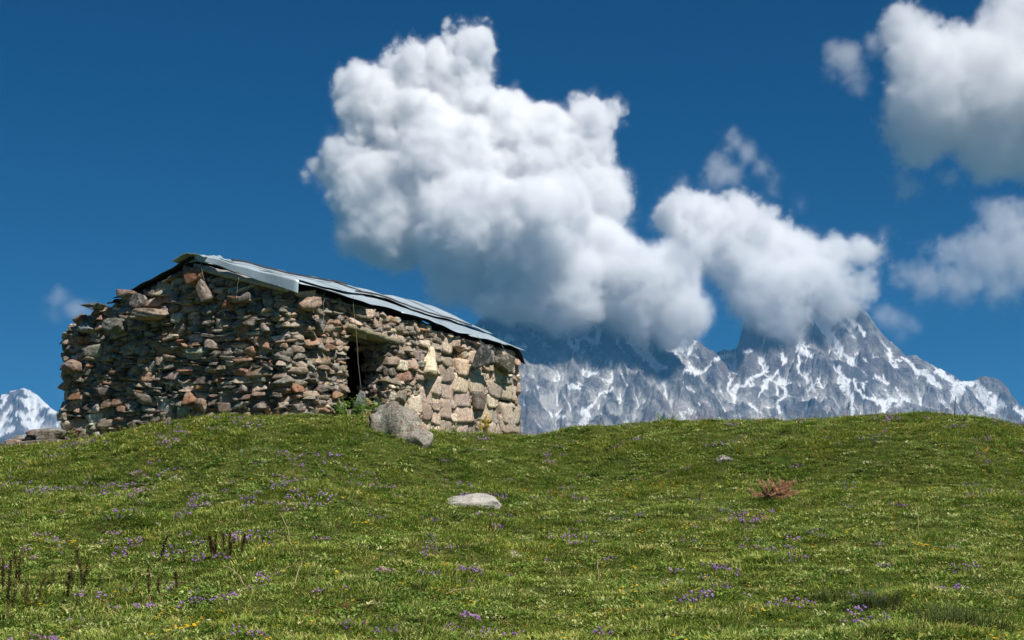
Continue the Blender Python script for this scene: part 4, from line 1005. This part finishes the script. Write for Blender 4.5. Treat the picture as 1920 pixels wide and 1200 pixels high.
flat_rock(885,944,(.86,.62,.26),'pale grey flat rock lying almost flush with the turf in the middle of the slope',31,(.46,.43,.38),.1)
flat_rock(965,1042,(.36,.34,.14),'small pinkish grey stone half buried lower down the slope than the pale flat rock',32,(.42,.36,.31),.4)
flat_rock(1357,861,(.34,.24,.16),'little grey stone under a dark purple-flowered clump high on the right slope',33,(.36,.33,.30),.2)
flat_rock(1512,888,(.16,.14,.08),'tiny pale stone upslope of the dead brown branch',34,(.45,.4,.35),.2)
# low broken wall running off to the left of the hut
lw=empty('ruined_wall',tuple(on_ground(60,842,20,34)),'low tumbled stone wall running into the left corner of the gable','wall')
L0=np.array(lw.location)
A0=W(-260,858,31.5); A1=W(118,826,31.0)
def lwp(s):
    s=np.asarray(s,float); t=s/np.hypot(*(A1-A0)[:2]); p=A0[None,:2]+(A1-A0)[None,:2]*t[:,None]; d=(A1-A0)[:2]/np.hypot(*(A1-A0)[:2]); return p,np.repeat(d[None],len(s),0)
Lw=np.hypot(*(A1-A0)[:2])
def lwb(ss):
    p,_=lwp(ss); return ground_z(p[:,0],p[:,1])-.15
def lwt(ss):
    p,_=lwp(ss); return ground_z(p[:,0],p[:,1])+.26+.14*gn(ss*1.1,ss*0,7)+.10*smooth(Lw-1.2,Lw,ss)
r=np.random.default_rng(91)
for k,(off,nm) in enumerate(((0,'stone_face'),(.45,'stone_face'))):
    mb=MB(); L=lay_wall(0,Lw,lambda s,z,r:(r.uniform(.25,.7),r.uniform(.07,.17),'dark' if r.random()<.7 else 'brown'),r,zb=lwb,zt=lwt)
    place_stones(mb,L,r,depth=.3,pfun=lambda s:(lwp(s)[0]+np.array([[0,off]]),lwp(s)[1])); mb.V=[v-L0 for v in mb.V]; mb.build(nm,STONE,lw)
sl=on_ground(33,850,20,34)
rock('flat_rock','dark tilted slab leaning out of the low tumbled wall at the far left','rock',W(62,832,30.4),(1.25,.7,.14),(.1,-.10,.1),(.13,.115,.095),seed=41)
rock('flat_rock','thick brown slab on top of the low tumbled wall, next to the gable','rock',W(96,815,30.6),(.62,.6,.26),(.05,-.15,.1),(.2,.17,.13),seed=42)
# leafy plants
LEAF=plant_mat('fresh_leaves',[(0.,(.10,.19,.03)),(1.,(.14,.24,.045))],.35,patch=0)
STEM=plant_mat('plant_stems',[(0.,(.09,.12,.04)),(1.,(.11,.13,.05))],.1,patch=0)
def leafy(px,py,h,rad,n,label,grp=None,D=None,leafs=.07,bright=2.1,cat='plant',name='leafy_plant'):
    g=on_ground(px,py) if D is None else W(px,py,D); g=np.array(g); 
    if D is not None: g[2]=float(ground_z(g[0],g[1]))
    e=empty(name,tuple(g),label,cat,grp); sm=MB(); lm=MB()
    for _ in range(n):
        a=tr.uniform(0,6.28);q=rad*math.sqrt(tr.random())*.5; b=np.array([q*math.cos(a),q*math.sin(a),-.02]); hh=h*tr.uniform(.55,1.1); o=rad*tr.uniform(.2,.9)
        P=[b+np.array([math.cos(a)*o*t**1.5,math.sin(a)*o*t**1.5,hh*t]) for t in np.linspace(0,1,5)]
        tube(sm,P,[.006,.005,.004,.003,.002],4,(1,1,1))
        for k in range(int(14*hh/.3)+6):
            t=tr.uniform(.12,1.); i=min(3,int(t*4)); p=P[i]+(P[i+1]-P[i])*(t*4-i)
            leaf(lm,p,None,leafs*tr.uniform(.6,1.2),leafs*.5,tr.uniform(-.3,.7),np.array([bright]*3)*tr.uniform(.7,1.25),tr.uniform(0,6.28))
    sm.build('stem',STEM,e); lm.build('foliage',LEAF,e); return e
GP='leafy plants at the foot of the walls'
leafy(652,786,.42,.42,20,'bright green leafy plant at the left foot of the doorway',GP,29.0)
leafy(690,786,.40,.32,16,'bright green leafy plant growing in front of the door opening, behind the boulder',GP,29.6)
leafy(735,740,.22,.14,5,'thin green sprig growing out of the wall stones over the boulder',GP,31.0,leafs=.035) if False else None
leafy(830,818,.34,.36,12,'loose green weeds between the boulder and the far end of the front wall',GP,31.2,leafs=.05)
leafy(880,822,.28,.45,12,'low green weeds at the foot of the pale block masonry',GP,32.2,leafs=.045,bright=.9)
leafy(178,826,.42,.28,9,'pale green leafy weed at the foot of the gable, left part',GP,30.0,leafs=.05,bright=1.1)
leafy(138,832,.36,.2,6,'small green weed where the low tumbled wall meets the gable',GP,30.2,leafs=.05)
leafy(262,815,.22,.4,10,'low yellow-green weeds along the gable foot',GP,29.4,leafs=.045)
leafy(1252,802,.22,.30,16,'small bright green tuft on the skyline of the right-hand slope','leafy clumps on the slope',31.6,leafs=.035)
leafy(1890,838,.20,.55,26,'dense green leafy mat by the right border, high on the slope','leafy clumps on the slope',leafs=.04)
leafy(830,975,.16,.55,26,'dark green broad-leaved patch just below the pale flat rock','leafy clumps on the slope',leafs=.045,bright=.55)
leafy(215,975,.16,.5,22,'green leafy hummock with a shaded hollow, on the left slope','leafy clumps on the slope',leafs=.04,bright=.75)
leafy(850,850,.16,.5,22,'dark green hummock on the brow right below the boulder','leafy clumps on the slope',leafs=.04,bright=.6)
leafy(1370,850,.14,.42,18,'dark green cushion over the little grey stone on the right slope','leafy clumps on the slope',leafs=.035,bright=.6)
# yellow mullein spikes
YF=plant_mat('mullein_petals',[(0.,(.78,.60,.03)),(1.,(.82,.66,.05))],.3,patch=0)
e=empty('mullein',tuple(W(908,820,32.6)*[1,1,0]+[0,0,float(ground_z(*W(908,820,32.6)[:2]))]),'yellow flowering spike standing at the foot of the pale block masonry','flower')
sm=MB(); fm=MB()
for (dx,h) in ((.0,.46),(-.12,.34),(.07,.38)):
    P=[np.array([dx*(.5+.5*t)+.03*t,0,h*t]) for t in np.linspace(0,1,5)]; tube(sm,P,[.008,.007,.006,.005,.003],5,(1,1,1))
    for k in range(60):
        t=tr.uniform(.35,1.05); leaf(fm,np.array([dx*(.5+.5*t)+.03*t,0,h*t])+tr.normal(size=3)*.012,None,.048,.042,tr.uniform(0,1),(1,1,1),tr.uniform(0,6.28))
sm.build('stem',STEM,e); fm.build('blossom',YF,e)
# dead dock stalks
DEAD=plant_mat('dead_brown_stalk',[(0.,(.10,.055,.032)),(1.,(.20,.12,.065))],.05,patch=0)
def dock(px,py,hpx,label,bend=.0,n=1,dense=1.,grp='dead brown seed stalks in the lower left grass'):
    g=on_ground(px,py); h=hpx/F*g[1]; e=empty('dead_stalk',tuple(g),label,'plant',grp)
    for s_ in range(n):
        sm=MB(); fm=MB(); b=np.array([0 if n==1 else tr.uniform(-.5,.5)*.42,tr.normal()*.04,-.02]); hh=h*(1 if s_==0 else tr.uniform(.6,.95)); bx=bend*(1 if n==1 else tr.normal()); kx=tr.normal()*.03
        P=[b+np.array([bx*hh*t*t+kx*math.sin(t*5)*hh*.5,0,(hh+.02)*t]) for t in np.linspace(0,1,9)]
        tube(sm,P,np.linspace(.007,.004,9),5,(1,1,1))
        for k in range(int(230*dense*hh/.4)):
            t=tr.uniform(.30,1.0); i=min(7,int(t*8)); p=P[i]+(P[i+1]-P[i])*(t*8-i); a=tr.uniform(0,6.28); w=tr.uniform(.1,1)*(.007+.015*math.sin((t-.3)/.7*3.0))
            leaf(fm,p+np.array([math.cos(a)*w,math.sin(a)*w,0]),None,.019,.014,tr.uniform(0,1.2),np.array([1,1,1])*tr.uniform(.6,1.7),a)
        st=sm.build('stem',DEAD,e); fm.build('seed_head',DEAD,e)
dock(20,1168,118,'tallest dead brown stalk, at the very edge in the lower left corner',.05)
dock(3,1120,70,'dead stalk cut by the left border of the picture',.0)
dock(52,1105,72,'reddish dead stalk under a white flower, near the left border',.08,2)
dock(152,1110,84,'dark straight dead stalk leaning a little left, topmost of the lower left group',-.12)
dock(157,1112,52,'short reddish stalk just right of the dark straight one',.15)
dock(123,1138,66,'dead stalk with a thin bare lower stem, left of the dark straight one',.12)
dock(138,1095,30,'stubby dead stalk hidden between two taller ones',.0)
dock(188,1100,20,'very short dead stub standing alone',.0)
dock(299,1058,52,'dead stalk with a curved hooked top beside two white flowers',.28)
dock(283,1128,64,'left one of three thin dead stalks in a row',-.05)
dock(295,1128,42,'middle and shortest one of three thin dead stalks in a row',.0)
dock(326,1118,46,'right one of three thin dead stalks in a row',-.04)
dock(424,1052,54,'bushy cluster of several dead seed stalks with a drooping side branch',.1,5,1.2)
dock(397,1050,50,'single dead stalk just left of the bushy cluster',.02,2)
dock(918,1002,26,'thin rusty stalk standing below the pale flat rock',.05,1,.6,'thin stalks standing singly on the slope')
dock(1004,968,30,'thin dark stalk right of the pale flat rock',.15,1,.3,'thin stalks standing singly on the slope')
dock(1312,942,28,'thin dark stalk left of the dead brown branch',.2,1,.3,'thin stalks standing singly on the slope')
dock(1791,792,48,'tall thin dark stalk against the mountain, near the right end of the skyline',.03,1,.4,'thin stalks on the skyline')
dock(1806,796,34,'slanting pale stalk on the skyline right beside the tall thin dark one',.6,1,.3,'thin stalks on the skyline')
dock(1570,787,22,'pale leaning stalk on the skyline below the long snow gully',-.5,1,.1,'thin stalks on the skyline')
# dead conifer branch
DB=plant_mat('dead_needles',[(0.,(.58,.34,.19)),(1.,(.66,.42,.26))],.15,patch=0)
g=on_ground(1458,940)+[0,0,.05]; e=empty('dead_branch',tuple(g),'reddish brown dead conifer branch lying on the right-hand slope','branch'); wm=MB(); nm=MB()
for k in range(56):
    a=tr.uniform(-.35,3.5); L=tr.uniform(.18,.42); el=tr.uniform(.1,1.3); b=np.array([tr.uniform(-.22,.2),tr.uniform(-.08,.1),.03]); d=np.array([math.cos(a)*math.cos(el),.35*math.sin(a),math.sin(el)*1.15])
    P=[b+d*L*t+np.array([0.05*t*t,0,-.10*t*t]) for t in np.linspace(0,1,6)]; tube(wm,P,np.linspace(.008,.003,6),4,(.7,.6,.6))
    for j in range(240):
        t=tr.uniform(.1,1); p=P[0]+(P[-1]-P[0])*t; v=tr.normal(size=3)*.55+d; v/=np.linalg.norm(v); q=p+v*tr.uniform(.03,.075)+[0,0,tr.uniform(-.03,.02)]; s=np.cross(v,tr.normal(size=3)); s=s/np.linalg.norm(s)*.0045; cc=np.array([1,1,1])*tr.uniform(.6,1.45)
        nm.add([p-s,p+s,q],None,[(0,1,2)],c=cc)
wm.build('twig',DEAD,e); nm.build('needles',DB,e)
# fallen straw coloured stems
STR=plant_mat('straw',[(0.,(.42,.34,.19)),(1.,(.36,.27,.15))],.1,patch=0)
def twig(pts,label,r0=.007,cat='twig'):
    P=[on_ground(*p[:2])+np.array([0,0,p[2] if len(p)>2 else .05]) for p in pts]; o0=P[0]; Q=[]
    for a,b in zip(P[:-1],P[1:]):
        for t in np.linspace(0,1,4)[:-1]: Q.append(a+(b-a)*t-o0+tr.normal(size=3)*.006)
    Q.append(P[-1]-o0); mb=MB(); tube(mb,Q,np.linspace(r0,r0*.5,len(Q)),5,(1,1,1)); tag(mb.build('fallen_stem',STR,loc=tuple(o0)),label,cat,'dry stems fallen in the grass')
twig([(400,1082,.06),(425,1080,.10),(445,1088,.08),(458,1103,.04),(470,1108,.03)],'brown crooked dead stem arching over the grass below the bushy stalk cluster',.010)
twig([(523,983,.16),(538,1003,.12),(545,1025,.06),(552,1040,.02)],'long pale straw leaning in the left centre of the slope')
twig([(548,1110,.02),(560,1085,.10),(568,1072,.12),(540,1075,.06),(510,1085,.03)],'bent pale straw folded like a hairpin, left of centre near the bottom')
twig([(834,1118,.03),(862,1112,.05),(896,1108,.04)],'knobbly light brown seed stem lying level near the bottom centre',.010)
twig([(1120,1066,.14),(1122,1090,.10),(1120,1125,.02)],'upright thin straw on the lower slope, right of centre')
twig([(1718,966,.14),(1721,990,.08),(1726,1016,.02)],'upright pale straw on the right-hand slope, downhill from the dead brown branch',.006)
# tall dark grass tussocks, lower right
TG=plant_mat('tussock_grass',[(0.,(.050,.075,.022)),(1.,(.07,.10,.03))],.2,patch=0)
def tussock(px,py,rad,h,n,label):
    g=on_ground(px,py); mb=MB()
    for _ in range(n):
        a=tr.uniform(0,6.28); q=rad*math.sqrt(tr.random()); 
        P0=(q*math.cos(a),q*.6*math.sin(a)); z0=float(ground_z(g[0]+P0[0],g[1]+P0[1]))-g[2]-.01
        k=len(mb.V); blade(mb,tr,P0,h*tr.uniform(.45,1.1),.006,tr.uniform(.1,.7),a+tr.normal()*.7,np.array([1,1,1])*tr.uniform(.7,1.5) if tr.random()>.12 else (3.2,2.4,1.7),seg=4); mb.V[k][:,2]+=z0
    tag(mb.build('grass_tussock',TG,loc=tuple(g)),label,'grass tuft','tall grass tussocks in the lower right')
tussock(1640,1142,.30,.26,520,'tall dark grass tussock in the lower right, upper left one of the group')
tussock(1555,1130,.22,.2,300,'smaller dark grass tussock left of the tallest ones, lower right')
tussock(1775,1180,.36,.30,620,'widest tall grass tussock near the bottom edge, lower right')
tussock(1850,1190,.24,.28,360,'tall grass tussock with brown blades at the bottom right')
tussock(790,1110,.07,.16,90,'slim dark green grass tuft near the bottom centre')
# bigger flower clumps
def fclump(px,py,n,rad,label,mat=FP,kind='p',grp='larger clumps of purple flowers',name='flower_clump'):
    g=on_ground(px,py); mb=MB()
    for _ in range(n):
        a=tr.uniform(0,6.28);q=rad*math.sqrt(tr.random()); c=(q*math.cos(a),.6*q*math.sin(a)); m2=MB()
        if kind=='p': flowerhead(m2,tr,c,tr.uniform(.015,.024),(1,1,1),tr.uniform(.06,.12))
        else: cupflower(m2,tr,c,tr.uniform(.03,.04),(1,1,1),tr.uniform(.08,.14),7)
        z0=float(ground_z(g[0]+c[0],g[1]+c[1]))-g[2]; mb.add(np.concatenate(m2.V)+[0,0,z0],np.concatenate(m2.Q) if m2.Q else None,np.concatenate(m2.T),np.concatenate(m2.C))
    tag(mb.build(name,mat,loc=tuple(g)),label,'flowers',grp)
fclump(880,1172,16,.13,'dense bright purple flower clump at the bottom edge, in the centre')
fclump(345,978,12,.16,'bright magenta-purple flower clump uphill of the bushy dead stalks')
fclump(1152,848,9,.17,'purple flower clump just below the skyline, right of the hut')
fclump(395,1060,18,.26,'purple flowers at the foot of the bushy cluster of dead stalks')
fclump(385,1140,22,.34,'broad purple flower clump below the crooked brown stem')
fclump(560,940,26,.75,'long drift of purple flowers across the upper left slope')
fclump(650,900,30,.85,'dull purple drift of flowers below the hut doorway')
fclump(290,905,24,.6,'purple drift of flowers under the gable')
fclump(480,1015,20,.40,'purple flower drift right of the bushy dead stalks')
fclump(935,940,12,.16,'purple flowers at the right tip of the pale flat rock')
fclump(870,938,8,.14,'purple flowers at the left tip of the pale flat rock')
fclump(1480,1147,18,.30,'purple flower clump in the lower right, left of the tussocks')
fclump(1640,1180,20,.30,'purple flower clump at the bottom edge below the tussocks')
fclump(1640,828,16,.5,'purple flowers high on the right-hand slope near the skyline')
fclump(1350,842,14,.35,'dark purple flowers beside the little grey stone')
fclump(896,828,12,.30,'purple flowers in front of the yellow flowering spike')
fclump(935,1000,9,.13,'purple clump midway down the slope under the pale flat rock')
fclump(300,1000,2,.07,'pair of flat white flowers left of the magenta-purple clump',FW,'w','white flowers')
fclump(52,1036,2,.05,'ragged white flower on top of the reddish dead stalk',FW,'w','white flowers')
# dandelion clocks
CL=plant_mat('seed_down',[(0.,(.62,.62,.60)),(1.,(.66,.66,.64))],.4,patch=0)
def clock(px,py,h,label):
    g=on_ground(px,py); mb=MB(); tube(mb,[(0,0,-.02),(.004,0,h*.5),(0,0,h)],.0035,4,(.5,.6,.4))
    for _ in range(60):
        d=tr.normal(size=3); d/=np.linalg.norm(d); p=np.array([0,0,h])+d*.018; leaf(mb,p,None,.012,.012,math.asin(d[2]),(1,1,1),math.atan2(d[1],d[0]))
    tag(mb.build('dandelion_clock',CL,loc=tuple(g)),label,'flower','dandelion clocks')
clock(453,868,.20,'tall dandelion clock standing alone below the corner of the hut')
clock(112,1042,.12,'dandelion clock near the left border above the dead stalks')
clock(689,826,.10,'dandelion clock in the grass left of the boulder')
clock(907,826,.10,'dandelion clock at the foot of the yellow flowering spike')
# a few more uneven dead stalks of the lower left group
dock(75,1128,44,'thin bent dead stalk between the left border and the tall pair',.25,1,.6)
dock(103,1098,34,'faint low dead stalk beside the reddish one under the white flower',-.15,1,.6)
dock(250,1120,30,'small leaning dead stalk left of the row of three',.35,1,.5)
dock(345,1060,26,'short dead stub between the hooked stalk and the bushy cluster',-.1,1,.7)
dock(35,1150,60,'dead stalk just right of the tallest one in the corner',.12,2,.8)
# ================================================================ HAZE
HZD=5.0e-5
m=bpy.data.materials.new('hazy_air'); m.use_nodes=True; nt=m.node_tree; nt.nodes.clear()
pv=nt.nodes.new('ShaderNodeVolumePrincipled'); pv.inputs['Density'].default_value=HZD; pv.inputs['Color'].default_value=(.10,.40,.80,1); pv.inputs['Anisotropy'].default_value=.0
o=nt.nodes.new('ShaderNodeOutputMaterial'); nt.links.new(pv.outputs[0],o.inputs['Volume'])
x0,x1,y0,y1,z0,z1=-17000,17000,-17000,17000,-900,1300
V=[(x,y,z) for x in (x0,x1) for y in (y0,y1) for z in (z0,z1)]
Q=[(0,1,3,2),(4,6,7,5),(0,4,5,1),(2,3,7,6),(0,2,6,4),(1,5,7,3)]
o=link('haze',mesh('haze',V,np.array(Q),m)); o['kind']='stuff'
